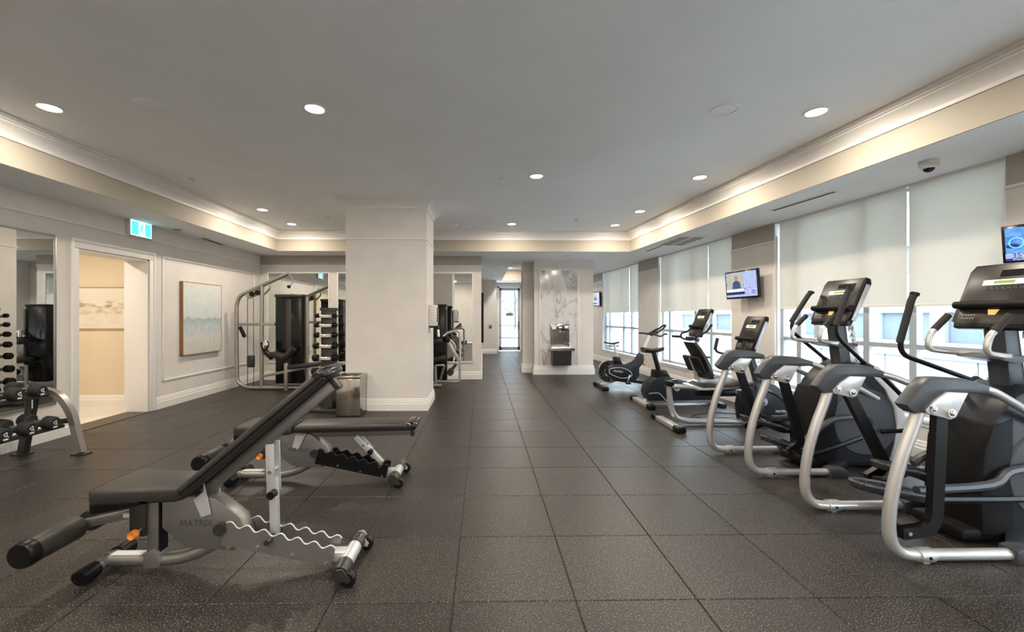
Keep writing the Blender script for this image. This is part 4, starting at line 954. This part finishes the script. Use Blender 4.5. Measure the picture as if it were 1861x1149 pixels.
# upright bike
def upright(loc):
    t = thing('upright_bike', 'upright exercise bike with wide black saddle and tall console', 'exercise bike', loc)
    MB().bb(-.05, .05, -.30, .30, 0, .07, bev=.015).build('rear_stabiliser', 'silver_paint', t)
    for s in (-1, 1): MB().bb(-.06, .06, s*.36-.06, s*.36+.06, 0, .08, bev=.02).build('stabiliser_cap', 'black_plastic', t)
    hp = [(.06, .08), (.02, .22), (.06, .36), (.16, .44), (.32, .475), (.55, .42), (.78, .36), (.98, .42), (1.10, .44), (1.18, .30), (1.16, .09)]
    h = MB().prism(hp, 'y', -.13, .13, bev=.03).build('drive_housing', 'dark_shell', t)
    MB().tube([(.06, -.134, .20), (.22, -.136, .215), (.32, -.136, .10), (.36, -.134, .09)], .007, 6, .04).build('housing_trim', 'rim_grey', h)
    text('brand_lettering', 'MATRIX', 'white_print', h, (.40, -.1315, .335), (PI/2, 0, 0), .055, .0008)
    MB().bb(0, 1.2, -.06, .06, .03, .10, bev=.02).build('base_frame', 'silver_paint', t)
    MB().bb(1.12, 1.22, -.28, .28, 0, .07, bev=.02).build('front_stabiliser', 'dark_shell', t)
    MB().prism([(.17, .40), (.18, .56), (.36, .56), (.45, .42)], 'y', -.09, .09, bev=.015).build('post_shroud', 'black_plastic', t)
    MB().bar((.275, 0, .52), (.19, 0, .84), .045, .06, .006).build('seat_post', 'black_plastic', t)
    MB().bar((.315, 0, .52), (.23, 0, .82), .047, .012, .003).build('post_scale', 'light_plate', t)
    rs = []
    for k in range(9):
        f = k/8; x = .02+.33*f; w = .135*(1-f)**.8+.03; 
        if k == 0: w *= .75
        zt = .915-.02*math.sin(PI*f); th = .075*(1-.45*f)
        rs.append([(x, -w, zt-.02), (x, -w*.7, zt), (x, 0, zt+.006), (x, w*.7, zt), (x, w, zt-.02), (x, w*.7, zt-th), (x, 0, zt-th-.005), (x, -w*.7, zt-th)])
    MB().rings(rs).build('saddle', 'vinyl', t)
    for s in (-1, 1):
        MB().lathe([(.001, s*.155), (.05, s*.155), (.056, s*.13)], (.50, 0, .29), 'y', 20).build('crank_hub', 'rim_grey', t)
        e = Vector((.50+s*.10, s*.17, .29-s*.13)); MB().bar((.50, s*.165, .29), e, .02, .03, .004).build('crank_arm', 'dark_steel', t)
        MB().box(e+Vector((0, s*.06, 0)), (.10, .09, .03), (0, 0, 0), .008).build('pedal', 'black_plastic', t)
    MB().prism([(.86, .40), (1.00, .40), (.95, 1.16), (.88, 1.16)], 'y', -.04, .04, bev=.01).build('mast', 'silver_paint', t)
    MB().box((.97, 0, .77), (.17, .20, .03), (0, .1, 0), .01).build('accessory_tray', 'black_plastic', t)
    console(t, (.83, 1.10), (1.02, 1.535), 0, .40, .06, amber=False)
    for s in (-1, 1):
        q = MB().tube([(.90, s*.03, 1.05), (.84, s*.14, 1.02), (.74, s*.24, 1.06), (.76, s*.27, 1.13), (.88, s*.28, 1.16), (.98, s*.26, 1.28)], .016, 10, .05).build('handlebar', 'black_plastic', t)
        MB().cyl((.60, s*.23, 1.085), (.76, s*.245, 1.075), .02, n=12).build('grip', 'rubber_grip', q)
        MB().cyl((.90, s*.278, 1.18), (.985, s*.258, 1.285), .02, n=12).build('bar_end', 'rubber_grip', q)
    return t
upright((2.55, 6.66, 0))

# spin bike
def spin(loc):
    t = thing('spin_bike', 'indoor spin bike with rear flywheel and slim racing saddle', 'exercise bike', loc)
    MB().tube([(0, -.28, .045), (0, .28, .045)], .035, 10).build('rear_foot', 'dark_steel', t)
    for s in (-1, 1): MB().bb(-.07, .06, s*.31-.05, s*.31+.05, 0, .075, bev=.02).build('foot_cap', 'black_plastic', t)
    MB().bar((0, 0, .06), (.45, 0, .20), .05, .05, .008).build('rear_strut', 'light_plate', t)
    MB().bar((.40, 0, .17), (1.12, 0, .07), .06, .06, .01).build('front_strut', 'black_plastic', t)
    MB().tube([(1.12, -.26, .04), (1.12, .26, .04)], .035, 10).build('front_foot', 'black_plastic', t)
    fw = MB().lathe([(.10, -.03), (.215, -.03), (.225, -.02), (.225, .02), (.215, .03), (.10, .03)], (.16, 0, .33), 'y', 36).build('flywheel', 'chrome', t)
    q = MB()
    for k in range(9):
        a0 = .55*PI+k*.105*PI*1.05; a1 = a0+.065*PI
        q.prism([(.16+.20*math.cos(a0), .33+.20*math.sin(a0)), (.16+.20*math.cos(a1), .33+.20*math.sin(a1)), (.16+.11*math.cos(a1), .33+.11*math.sin(a1)), (.16+.11*math.cos(a0), .33+.11*math.sin(a0))], 'y', -.034, .034)
    q.build('cowl_vent', 'black_plastic', fw, smooth=0)
    hp = [(.08, .30), (.12, .42), (.30, .48), (.48, .47), (.62, .52), (.73, .62), (.84, .60), (.82, .50), (.74, .40), (.74, .24), (.66, .14), (.50, .11), (.25, .15)]
    h = MB().prism(hp, 'y', -.07, .07, bev=.018).build('frame_cover', 'dark_shell', t)
    tr = spl([(.14, -.072, .33), (.17, -.072, .39), (.38, -.072, .41), (.56, -.072, .33), (.58, -.072, .25), (.48, -.072, .21), (.36, -.072, .21), (.18, -.072, .28), (.14, -.072, .33)], 4)
    MB().tube(tr, .008, 6).build('cover_trim', 'rim_grey', h)
    text('brand_lettering', 'MATRIX', 'white_print', h, (.32, -.0725, .335), (PI/2, .12, 0), .05, .0008)
    MB().prism([(.24, .44), (.24, .62), (.36, .62), (.42, .46)], 'y', -.05, .05, bev=.012).build('seat_lug', 'black_plastic', t)
    MB().bar((.32, 0, .58), (.27, 0, .86), .035, .05, .006).build('seat_post', 'light_plate', t)
    MB().bar((.12, 0, .83), (.36, 0, .83), .03, .02, .004).build('seat_slider', 'dark_steel', t)
    rs = []
    for k in range(9):
        f = k/8; x = .08+.28*f; w = .075*(1-f)**1.2+.018; zt = .905+.012*math.cos(2*PI*f)
        rs.append([(x, -w, zt-.012), (x, 0, zt), (x, w, zt-.012), (x, w*.6, zt-.035), (x, -w*.6, zt-.035)])
    MB().rings(rs).build('saddle', 'vinyl', t)
    MB().cyl((.74, 0, .56), (.80, 0, .67), .075, .06, n=14).build('head_lug', 'dark_shell', t)
    MB().bar((.77, 0, .60), (.96, 0, 1.04), .04, .055, .008).build('handle_post', 'light_plate', t)
    q = MB().tube([(.84, -.23, 1.075), (.96, -.22, 1.07), (1.0, -.10, 1.06), (1.0, .10, 1.06), (.96, .22, 1.07), (.84, .23, 1.075)], .017, 10, .04).build('handlebar', 'rubber_grip', t)
    MB().tube([(.98, -.10, 1.07), (1.16, -.10, 1.14), (1.27, -.07, 1.24), (1.27, .07, 1.24), (1.16, .10, 1.14), (.98, .10, 1.07)], .017, 10, .07).build('aero_bar', 'rubber_grip', q)
    for s in (-1, 1): MB().tube([(.98, s*.2, 1.06), (1.10, s*.21, 1.02), (1.18, s*.21, 1.08), (1.22, s*.21, 1.06)], .015, 8, .05).build('lower_drop', 'rubber_grip', q)
    MB().box((1.08, 0, 1.14), (.12, .09, .03), (0, -.5, 0), .008).build('ride_computer', 'black_plastic', t)
    for s in (-1, 1):
        e = Vector((.54+s*.06, s*.11, .27+s*.15)); MB().bar((.54, s*.095, .27), e, .02, .032, .005).build('crank_arm', 'chrome', t)
        MB().box(e+Vector((0, s*.06, 0)), (.09, .09, .03), None, .008).build('pedal', 'black_plastic', t)
    MB().sph((.86, 0, .47), .03, 10).build('resistance_knob', 'orange_plastic', t)
    return t
spin((2.33, 8.20, 0))
cord = MB().tube(spl([(3.75, 5.40, .01), (3.60, 5.62, .006), (3.35, 5.75, .006), (3.10, 5.70, .006), (2.95, 5.86, .006), (3.35, 6.05, .006), (3.90, 5.95, .006), (4.18, 5.98, .02)], 6), .005, 6).build('power_cord', 'black_matte'); tag(cord, 'thin black power cord snaking over the floor behind the recumbent bike', 'cord')
# ------------------------------------------------------------------ adjustable benches
def bench(label, loc, ang, strut_bottom, lad='bench_metal', edge='light_plate'):
    t = thing('adjustable_bench', label, 'weight bench', loc, 0, 'adjustable weight benches')
    # front foot, base tube, upright
    MB().tube([(-.67, -.10, .045), (-.67, .10, .045)], .032, 12).build('front_foot', 'bench_metal', t)
    for s in (-1, 1): MB().tube([(-.67, s*.07, .045), (-.67, s*.15, .045), (-.67, s*.16, .043)], .043, 12).build('foot_cap', 'black_plastic', t)
    MB().tube([(-.67, 0, .055), (-.22, 0, .055), (.02, 0, .19)], .035, 14, .20).build('base_tube', 'bench_metal', t)
    MB().bb(-.63, -.46, -.022, .022, .086, .093, bev=.002).build('warning_label', 'white_print', t)
    MB().bar((-.39, 0, .06), (-.39, 0, .42), .055, .075, .005).build('upright_post', 'bench_metal', t)
    MB().bb(-.36, -.35, -.029, .029, .09, .39).build('post_slot', 'black_matte', t, smooth=0)
    MB().prism([(-.43, .03), (-.35, .03), (-.345, .10), (-.37, .14), (-.43, .10)], 'y', -.05, .05, bev=.006).build('post_bracket', 'bench_metal', t)
    # roller
    MB().tube([(-.80, -.30, .255), (-.80, .30, .255)], .015, 8).build('roller_axle', 'bench_metal', t)
    for s in (-1, 1):
        r = MB().lathe([(.001, s*.03), (.055, s*.03), (.063, s*.045), (.063, s*.305), (.055, s*.32), (.001, s*.32)], (-.80, 0, .255), 'y', 24).build('leg_roller', 'vinyl', t)
        MB().lathe([(.001, s*.325), (.058, s*.325), (.066, s*.31), (.066, s*.275), (.060, s*.27)], (-.80, 0, .255), 'y', 24).build('roller_cap', 'black_plastic', r)
    MB().bar((-.80, 0, .255), (-.42, 0, .335), .04, .045, .005).build('roller_arm', 'bench_metal', t)
    MB().bb(-.56, -.50, -.022, -.0195, .297, .32).build('arm_label', 'white_print', t, smooth=0)
    k = MB().cyl((-.45, -.03, .235), (-.45, -.075, .235), .012, n=10).build('pin_shaft', 'chrome', t)
    MB().lathe([(.001, -.095), (.020, -.105), (.024, -.090), (.024, -.074), (.016, -.068), (.001, -.068)], (-.45, 0, .235), 'y', 20).build('pop_pin_knob', 'orange_plastic', t)
    MB().bb(-.51, -.42, -.045, .045, .20, .40, bev=.008).build('pin_housing', 'dark_steel', t)
    # seat
    out = [(-.63, -.15), (-.60, -.175), (-.20, -.13), (-.17, -.10), (-.17, .10), (-.20, .13), (-.60, .175), (-.63, .15)]
    sm = MB().prism(out, 'z', .425, .505, bev=.018, seg=3)
    sm.build('seat_pad', 'vinyl', t)
    MB().prism([(-.636, .372), (-.59, .372), (-.32, .428), (-.32, .44), (-.636, .485)], 'y', -.148, .148, bev=.014).build('seat_lip', 'black_plastic', t)
    MB().bb(-.60, -.20, -.04, .04, .395, .426, bev=.004).build('seat_rail', 'bench_metal', t)
    # hub gusset
    gp = MB().prism([(-.33, .39), (-.33, .25), (-.20, .14), (.06, .12), (.14, .19), (.10, .30), (-.04, .41), (-.18, .425)], 'y', -.045, .045, bev=.006).build('hub_plate', 'bench_metal', t)
    text('brand_lettering', 'MATRIX', 'dark_print', gp, (-.14, -.0465, .275), (PI/2, 0, 0), .05, .0008)
    MB().cyl((.0, -.075, .25), (.0, .075, .25), .034, n=16).build('hub_axle', 'dark_steel', t)
    MB().cyl((.04, -.055, .145), (.04, .055, .145), .016, n=12).build('hub_bolt', 'chrome', t)
    # back pad and its rail, about the pivot
    P = Vector((-.16, 0, .425)); c, s_ = math.cos(ang), math.sin(ang)
    M = Matrix.Translation(P) @ Matrix.Rotation(-ang, 4, 'Y')
    pad = MB().box((.515, 0, .045), (1.0, .27, .065), None, .022, 3).xf(M).build('back_pad', 'vinyl', t)
    MB().tube([(.02, -.138, .045), (1.0, -.138, .045)], .006, 6).xf(M).build('pad_seam', 'black_matte', pad)
    MB().box((.985, 0, .05), (.10, .274, .07), None, .03, 3).xf(M).build('pad_cap', 'black_gloss', pad)
    for q in (.28, .62): MB().box((q, 0, .010), (.016, .10, .012)).xf(M).build('pad_bracket', 'dark_steel', pad, smooth=0)
    MB().box((.50, 0, -.020), (.94, .05, .06), None, .006).xf(M).build('back_rail', 'bench_metal', t)
    MB().box((.985, 0, -.025), (.03, .06, .07), None, .006).xf(M).build('rail_end_cap', 'dark_steel', t)
    for s in (-1, 1):
        MB().prism([(.00, -.02), (.07, -.02), (.10, .015), (.02, -.14), (-.03, -.12)], 'y', s*.055-.004, s*.055+.004).xf(M).build('pivot_lug', 'light_plate', t, smooth=0)
    # strut
    T = M @ Vector((.50, 0, -.05)); B = Vector((strut_bottom[0], 0, strut_bottom[1]))
    for s in (-1, 1): MB().bar(T+Vector((0, s*.035, 0)), T.lerp(B, .55)+Vector((0, s*.035, 0)), .010, .045, .002).build('strut_cheek', 'light_plate', t)
    MB().bar(T.lerp(B, .38), B, .045, .04, .004).build('strut', 'light_plate', t)
    for f in (.30, .52): MB().cyl(T.lerp(B, f)+Vector((0, -.045, 0)), T.lerp(B, f)+Vector((0, .045, 0)), .011, n=10).build('strut_pin', 'chrome', t)
    kb = T.lerp(B, .52); MB().cyl(kb+Vector((.02, -.04, 0)), kb+Vector((.02, -.085, 0)), .022, n=14).build('strut_knob', 'black_plastic', t)
    MB().cyl(B+Vector((0, -.10, .0)), B+Vector((0, .10, .0)), .016, n=12).build('strut_foot', 'dark_steel', t)
    # notch ladder: two cheeks with wave-cut upper edges
    A0, A1 = Vector((.02, 0, .235)), Vector((.615, 0, .088)); d = (A1-A0); L = d.length; d.normalize(); n = Vector((-d.z, 0, d.x)); poly = []
    for k in range(41):
        f = k/40; w = .014*math.sin(f*2*PI*6.5); 
        p = A0+d*(L*f)+n*(.045+w); poly.append((p.x, p.z))
    lo = [A1-n*.055, A0-n*.075]; poly += [(p.x, p.z) for p in lo]
    for s in (-1, 1):
        pl = MB().prism(poly, 'y', s*.055-.004, s*.055+.004).build('notch_cheek', lad, t, smooth=0)
        MB().tube([(x, s*.055, z+.001) for x, z in poly[:41]], .0042, 6).build('notch_edge', edge, pl)
    for f in (.3, .62, .93): MB().cyl(A0+d*L*f+Vector((0, -.066, -.045)), A0+d*L*f+Vector((0, .066, -.045)), .009, n=10).build('ladder_bolt', 'chrome', t)
    MB().bb(.56, .70, -.035, .035, .045, .10, bev=.006).build('tail_block', 'light_plate', t)
    # rear foot with wheel
    MB().tube([(.69, -.09, .065), (.69, .09, .065)], .040, 14).build('rear_foot', 'light_plate', t)
    for s in (-1, 1):
        MB().tube([(.69, s*.085, .065), (.69, s*.18, .062)], .045, 14).build('foot_sleeve', 'dark_steel', t)
        w = MB().lathe([(.001, -.018), (.034, -.018), (.042, -.010), (.042, .010), (.034, .018), (.001, .018)], (.735, s*.175, .043), 'y', 20).build('wheel', 'black_plastic', t)
        for e in (-1, 1): MB().prism([(.69, .045), (.745, .03), (.755, .05), (.71, .105), (.68, .10)], 'y', s*.175+e*.024-.003, s*.175+e*.024+.003).build('wheel_fork', 'dark_steel' if s < 0 else 'light_plate', w, smooth=0)
    return t
bench('adjustable weight bench with its back pad raised, in front of the flat bench', (-1.44, 2.38, 0), math.radians(40.0), (.27, .19))
bench('adjustable weight bench with its back pad lying flat', (-1.43, 3.64, 0), math.radians(1.0), (.56, .15), 'black_plastic', 'black_plastic')  # black ladder: the dim light on it is put into its colour

# ------------------------------------------------------------------ dumbbell rack on the mirror wall
def rack():
    t = thing('dumbbell_rack', 'two tier grey steel dumbbell rack before the mirror', 'dumbbell rack', (-4.42, 0, 0))
    for y in (4.36, 2.55):
        pr = [(-.05, -.028), (.05, -.028), (.05, .028), (-.05, .028)]
        MB().tube([(.30, y, .02), (.20, y, .44), (.07, y, .62), (-.10, y, .665), (-.24, y, .68)], 0, fil=[.10, .16, .05], prof=[(a*.60, b*1.1) for a, b in pr], up=(1, 0, 0), fseg=6).build('end_arch', 'champagne_metal', t, smooth=35)
        MB().tube([(-.29, y, .01), (-.16, y, .72)], 0, prof=[(a*.60, b*1.2) for a, b in pr], up=(1, 0, 0)).build('rear_post', 'dark_steel', t, smooth=35)
        MB().bar((-.25, y, .30), (.20, y, .35), .04, .05, .004).build('cross_brace', 'dark_steel', t)
        MB().bb(-.165, -.155, y-.036, y-.032, .48, .64).build('side_label', 'white_print', t, smooth=0)
        for x in (.30, -.30): MB().bb(x-.07, x+.07, y-.05, y+.05, 0, .014, bev=.003).build('foot_plate', 'dark_steel', t)
    for nm, z, xs in (('lower_shelf_rail', .300, (.13, -.06)), ('upper_shelf_rail', .615, (-.02, -.20))):
        for x in xs: MB().bar((x, 2.55, z+(.02 if x < xs[0] else 0)), (x, 4.34, z+(.02 if x < xs[0] else 0)), .05, .035, .005).build(nm, 'dark_steel', t)
    return t
rack()
def dumbbell_proto(r, hl, gap, label):
    t = thing('dumbbell', label, 'dumbbell', (0, 0, 0), 0, 'dumbbells on the mirror wall rack')
    MB().cyl((-gap, 0, 0), (gap, 0, 0), .016, n=12).build('handle', 'chrome', t)
    for s in (-1, 1):
        h = MB().lathe([(.001, s*gap), (r*.80, s*gap), (r, s*(gap+.012)), (r*1.02, s*(gap+hl*.5)), (r, s*(gap+hl-.018)), (r*.82, s*(gap+hl)), (.001, s*(gap+hl))], (0, 0, 0), 'x', 24).build('weight_head', 'rubber_grip', t)
        if s == 1:
            # white three-bar emblem printed on the end of the head
            for (y0, z0, y1, z1) in ((-.020, .012, .004, .026), (-.006, -.008, -.020, .012), (.006, -.006, .004, .026), (.006, -.006, .020, -.016), (-.006, -.008, .006, -.006)):
                MB().bar((gap+hl+.001, y0*r/.06, z0*r/.06), (gap+hl+.001, y1*r/.06, z1*r/.06), .006, .0015, up=(1, 0, 0)).build('emblem_stroke', 'white_print', h, smooth=0)
            MB().bb(gap+hl, gap+hl+.0015, -.018*r/.06, .018*r/.06, -.040*r/.06, -.026*r/.06).build('weight_mark', 'white_print', h, smooth=0)
    return t
first = True
specs = [('lower', .355, -4.385, .215, .064), ('upper', .672, -4.530, .205, .060)]
ords = ['end', 'second', 'third', 'fourth', 'fifth', 'sixth', 'seventh', 'eighth']
for nm, z, x, dy, r in specs:
    proto = None
    for k in range(7):
        y = 4.20-(.0 if nm == 'lower' else -.02)-dy*k
        lab = 'black rubber dumbbell, %s along the %s rack tier from the arched frame' % (ords[k], nm)
        if proto is None: proto = dumbbell_proto(r, .105, .062, lab); o = proto
        else: o = dup(proto, label=lab)
        o.location = (x, y, z+.022); o.rotation_euler = (0, math.radians(6), 0)

# ------------------------------------------------------------------ dumbbell tower between the pulldown machine and the column
def tower():
    tx, ty = -2.35, 6.46
    t = thing('dumbbell_tower', 'upright narrow dumbbell tower stand with silver cradles beside the waste bin', 'dumbbell stand', (tx, ty, 0))
    MB().prism([(-.13, .03), (.13, .03), (.085, 1.50), (-.085, 1.50)], 'x', -.085, .085, bev=.01).build('spine', 'dark_steel', t)
    MB().bb(-.26, .26, -.30, -.22, 0, .05, bev=.008).build('base_foot', 'dark_steel', t); MB().bb(-.26, .26, .22, .30, 0, .05, bev=.008).build('base_foot', 'dark_steel', t)
    MB().bb(-.05, .05, -.26, .26, .01, .05, bev=.008).build('base_beam', 'dark_steel', t)
    MB().prism([(-.10, 1.50), (.10, 1.50), (.10, 1.545), (-.10, 1.545)], 'x', -.115, .115, bev=.012).build('top_cap', 'dark_steel', t)
    zs = [1.43, 1.29, 1.14, .98, .80, .60, .40]
    names = ['top', 'second', 'third', 'fourth', 'fifth', 'sixth', 'lowest']
    for k, z in enumerate(zs):
        r = .034+.0045*k; hl = .055+.008*k; gap = .098
        for s in (-1, 1):
            y = s*(.105+.030*(1.5-z)+.05)
            c = MB(); c.tube([(-.085, y-s*.05, z), (-.085, y, z-.022), (.085, y, z-.022), (.085, y-s*.05, z)], .013, 8, .02); c.bb(-.085, .085, y-.03, y+.03, z-.036, z-.022, bev=.004)
            c.build('cradle', 'silver_paint', t)
            d = thing('dumbbell', 'small dumbbell in the %s cradle of the tower, on its %s face' % (names[k], 'bench' if s < 0 else 'mirror'), 'dumbbell', (tx, ty+y, z-.022+.018), 0, 'dumbbells on the tower stand')
            MB().cyl((-gap, 0, 0), (gap, 0, 0), .015, n=10).build('handle', 'chrome', d)
            for e in (-1, 1): MB().lathe([(.001, e*gap), (r*.8, e*gap), (r, e*(gap+.01)), (r, e*(gap+hl-.012)), (r*.8, e*(gap+hl)), (.001, e*(gap+hl))], (0, 0, 0), 'x', 18).build('weight_head', 'black_matte', d)
tower()

# ------------------------------------------------------------------ cable pulldown machine
def pulldown():
    Yc = 8.12
    def L(u, v, y=Yc): p = ony(u, v, y); return p
    ox = -4.1
    t = thing('pulldown_machine', 'lat pulldown cable machine with champagne frame and dark weight stack cover', 'cable machine', (ox, Yc, 0))
    def q(u, v, dy=0.0): p = ony(u, v, Yc+dy); return (p.x-ox, dy, max(p.z, .035))
    MB().tube([q(546, 706), q(450, 706), q(431, 696), q(430, 640), q(430, 552), q(436, 537), q(475, 520), q(524, 497)], .036, 12, [.10, .12, .1, .2, .2, .3]).build('main_frame', 'champagne_metal', t)
    MB().tube([q(476, 519), q(475.5, 706)], .036, 12).build('mid_post', 'champagne_metal', t)
    MB().tube([q(487, 514), q(491, 522), q(486, 530), q(478, 536)], .02, 8, .06).build('gusset', 'champagne_metal', t)
    MB().prism([(q(446, 536)[0], q(446, 536)[2]), (q(472, 524)[0], q(472, 524)[2]), (q(472, 536)[0], q(472, 536)[2]), (q(452, 544)[0], q(452, 544)[2])], 'y', -.03, .03, bev=.006).build('pulley_guard', 'champagne_metal', t)
    for u, v in ((460, 535), (470, 532)):
        p = q(u, v); MB().cyl((p[0], -.05, p[2]), (p[0], .05, p[2]), .05, n=18).build('pulley', 'black_plastic', t)
    p = q(523, 498); MB().tube([p, q(532, 504), q(534, 513), q(526, 520)], .008, 6, .05).build('cable_end', 'chrome', t)
    pe = q(525, 521); MB().sph(pe, .035, 10).build('cable_ball', 'black_plastic', t)
    for u in (450, 461): MB().cyl(q(u, 542), q(u, 702), .006, n=6).build('cable', 'black_matte', t)
    p = q(456, 657); MB().box((p[0], 0, p[2]), (.13, .08, .23), None, .02).build('floating_pulley_block', 'dark_steel', t)
    MB().bar(q(434, 590), q(500, 589), .05, .055, .006).build('cross_bar', 'champagne_metal', t)
    MB().bar(q(436, 594, -.10), q(445, 613, -.10), .05, .06, .01).build('hanging_grip', 'black_plastic', t)
    # weight stack cover
    x0, z1 = q(501, 535)[0], q(501, 535)[2]; x1 = q(549, 535)[0]; z0 = q(520, 697)[2]
    MB().bb(x0, x1, -.02, .30, z0, z1-.04, bev=.02).build('stack_cover', 'smoke_shield', t)
    MB().bb(x0-.015, x1+.02, -.04, .32, z1-.06, z1, bev=.02).build('cover_cap', 'dark_steel', t)
    MB().bb((x0+x1)/2-.05, (x0+x1)/2+.05, -.028, -.018, z0+.02, z1-.10, bev=.003).build('guide_strip', 'dark_steel', t)
    MB().bb(x0+.0, x1, -.0, .28, .03, .07, bev=.008).build('stack_base', 'champagne_metal', t)
    xr = q(554, 600)[0]; MB().tube([(xr, .1, .04), (xr, .1, z1-.04)], .034, 12).build('rear_post', 'champagne_metal', t)
    a = q(460, 700); MB().bar((xr, .1, .045), (a[0], .0, .045), .05, .05, .006).build('floor_beam', 'champagne_metal', t)
    # seat, thigh roller, arm
    MB().bar(q(478, 684, -.25), q(562, 667, -.25), .05, .05, .006).build('seat_beam', 'champagne_metal', t)
    s0, s1 = q(528, 667, -.28), q(585, 661, -.28)
    m_ = MB(); m_.bar(s0, s1, .28, .07, .02); m_.build('seat_pad', 'vinyl', t)
    sp = q(520, 702, -.25); MB().bar((sp[0], -.25, .02), (sp[0], -.25, q(520, 660, -.25)[2]), .06, .06, .006).build('seat_post', 'champagne_metal', t)
    c0, c1 = q(494, 643, -.25), q(521, 650, -.25); MB().bar(c0, c1, .24, .10, .03).build('thigh_pad', 'vinyl', t)
    c = q(528, 640, -.25); MB().tube([(c[0]-.10, -.25, c[2]-.12), (c[0]+.06, -.25, c[2]+.07)], .06, 14).build('thigh_roller', 'vinyl', t)
    MB().tube([q(478, 622, -.2), q(482, 640, -.2), q(494, 650, -.25)], .05, 10, .08).build('leg_hook', 'black_plastic', t)
    h = q(483, 627, -.22); MB().sph(h, (.06, .06, .09), 12).build('weight_cap', 'chrome', t)
    return t
pulldown()

# ------------------------------------------------------------------ leg machine behind the column
def legmachine():
    Yc = 8.45; ox = -0.75
    t = thing('leg_extension_machine', 'silver framed leg extension machine with round black roller beyond the column', 'exercise machine', (ox, Yc, 0))
    def q(u, v, dy=0.0): p = ony(u, v, Yc+dy); return (p.x-ox, dy, max(p.z, .03))
    MB().tube([q(788, 701, -.12), q(803, 701, -.12)], .034, 10).build('front_foot', 'champagne_metal', t)
    MB().tube([q(793, 693), q(833, 694), q(836, 690), q(836, 670), q(836, 605), q(832, 601), q(815, 604), q(806, 612)], .026, 10, .05).build('side_frame', 'silver_paint', t)
    MB().tube([q(792, 700, -.10), q(792, 664, -.10)], .028, 10).build('seat_post', 'champagne_metal', t)
    MB().tube([q(792, 664, -.10), q(808, 664, -.05), q(800, 692, 0)], .026, 10, .05).build('seat_brace', 'champagne_metal', t)
    MB().bar(q(788, 655, -.14), q(808, 649, -.14), .34, .08, .02).build('seat_pad', 'vinyl', t)
    MB().bar(q(815, 622, -.08), q(834, 656, -.08), .06, .07, .008).build('lever_arm', 'silver_paint', t)
    MB().tube([q(829, 662, -.08), q(818, 676, -.10)], .03, 10).build('roller_arm', 'dark_steel', t)
    c = q(819, 676, -.12); MB().lathe([(.001, -.14), (.055, -.14), (.065, -.12), (.065, .12), (.055, .14), (.001, .14)], c, 'y', 20).build('ankle_roller', 'vinyl', t)
    c = q(810, 634, .10); MB().lathe([(.001, -.03), (.20, -.03), (.215, -.015), (.215, .02), (.001, .02)], c, 'y', 32).build('cam_wheel', 'champagne_metal', t)
    c = q(812, 617, -.06); MB().box(c, (.14, .14, .12), (0, .3, 0), .03).build('pivot_block', 'black_plastic', t)
    c = q(797, 620, -.16); MB().box(c, (.16, .20, .10), (0, -.2, 0), .03).build('hip_pad', 'vinyl', t)
    MB().tube([q(797, 612, -.16), q(796, 599, -.16)], .03, 10).build('range_lever', 'chrome', t)
    a, b = q(789, 556, .10), q(811, 600, .10)
    z1 = a[2]; MB().bb(a[0]-.16, b[0], .06, .34, .10, z1, bev=.02).build('stack_cover', 'smoke_shield', t)
    MB().bb(a[0]-.17, b[0]+.012, .05, .35, z1-.02, z1+.03, bev=.012).build('cover_cap', 'black_plastic', t)
    MB().bar(q(811, 562, .06), q(811, 690, .06), .04, .04, .006).build('stack_post', 'dark_steel', t)
    return t
legmachine()
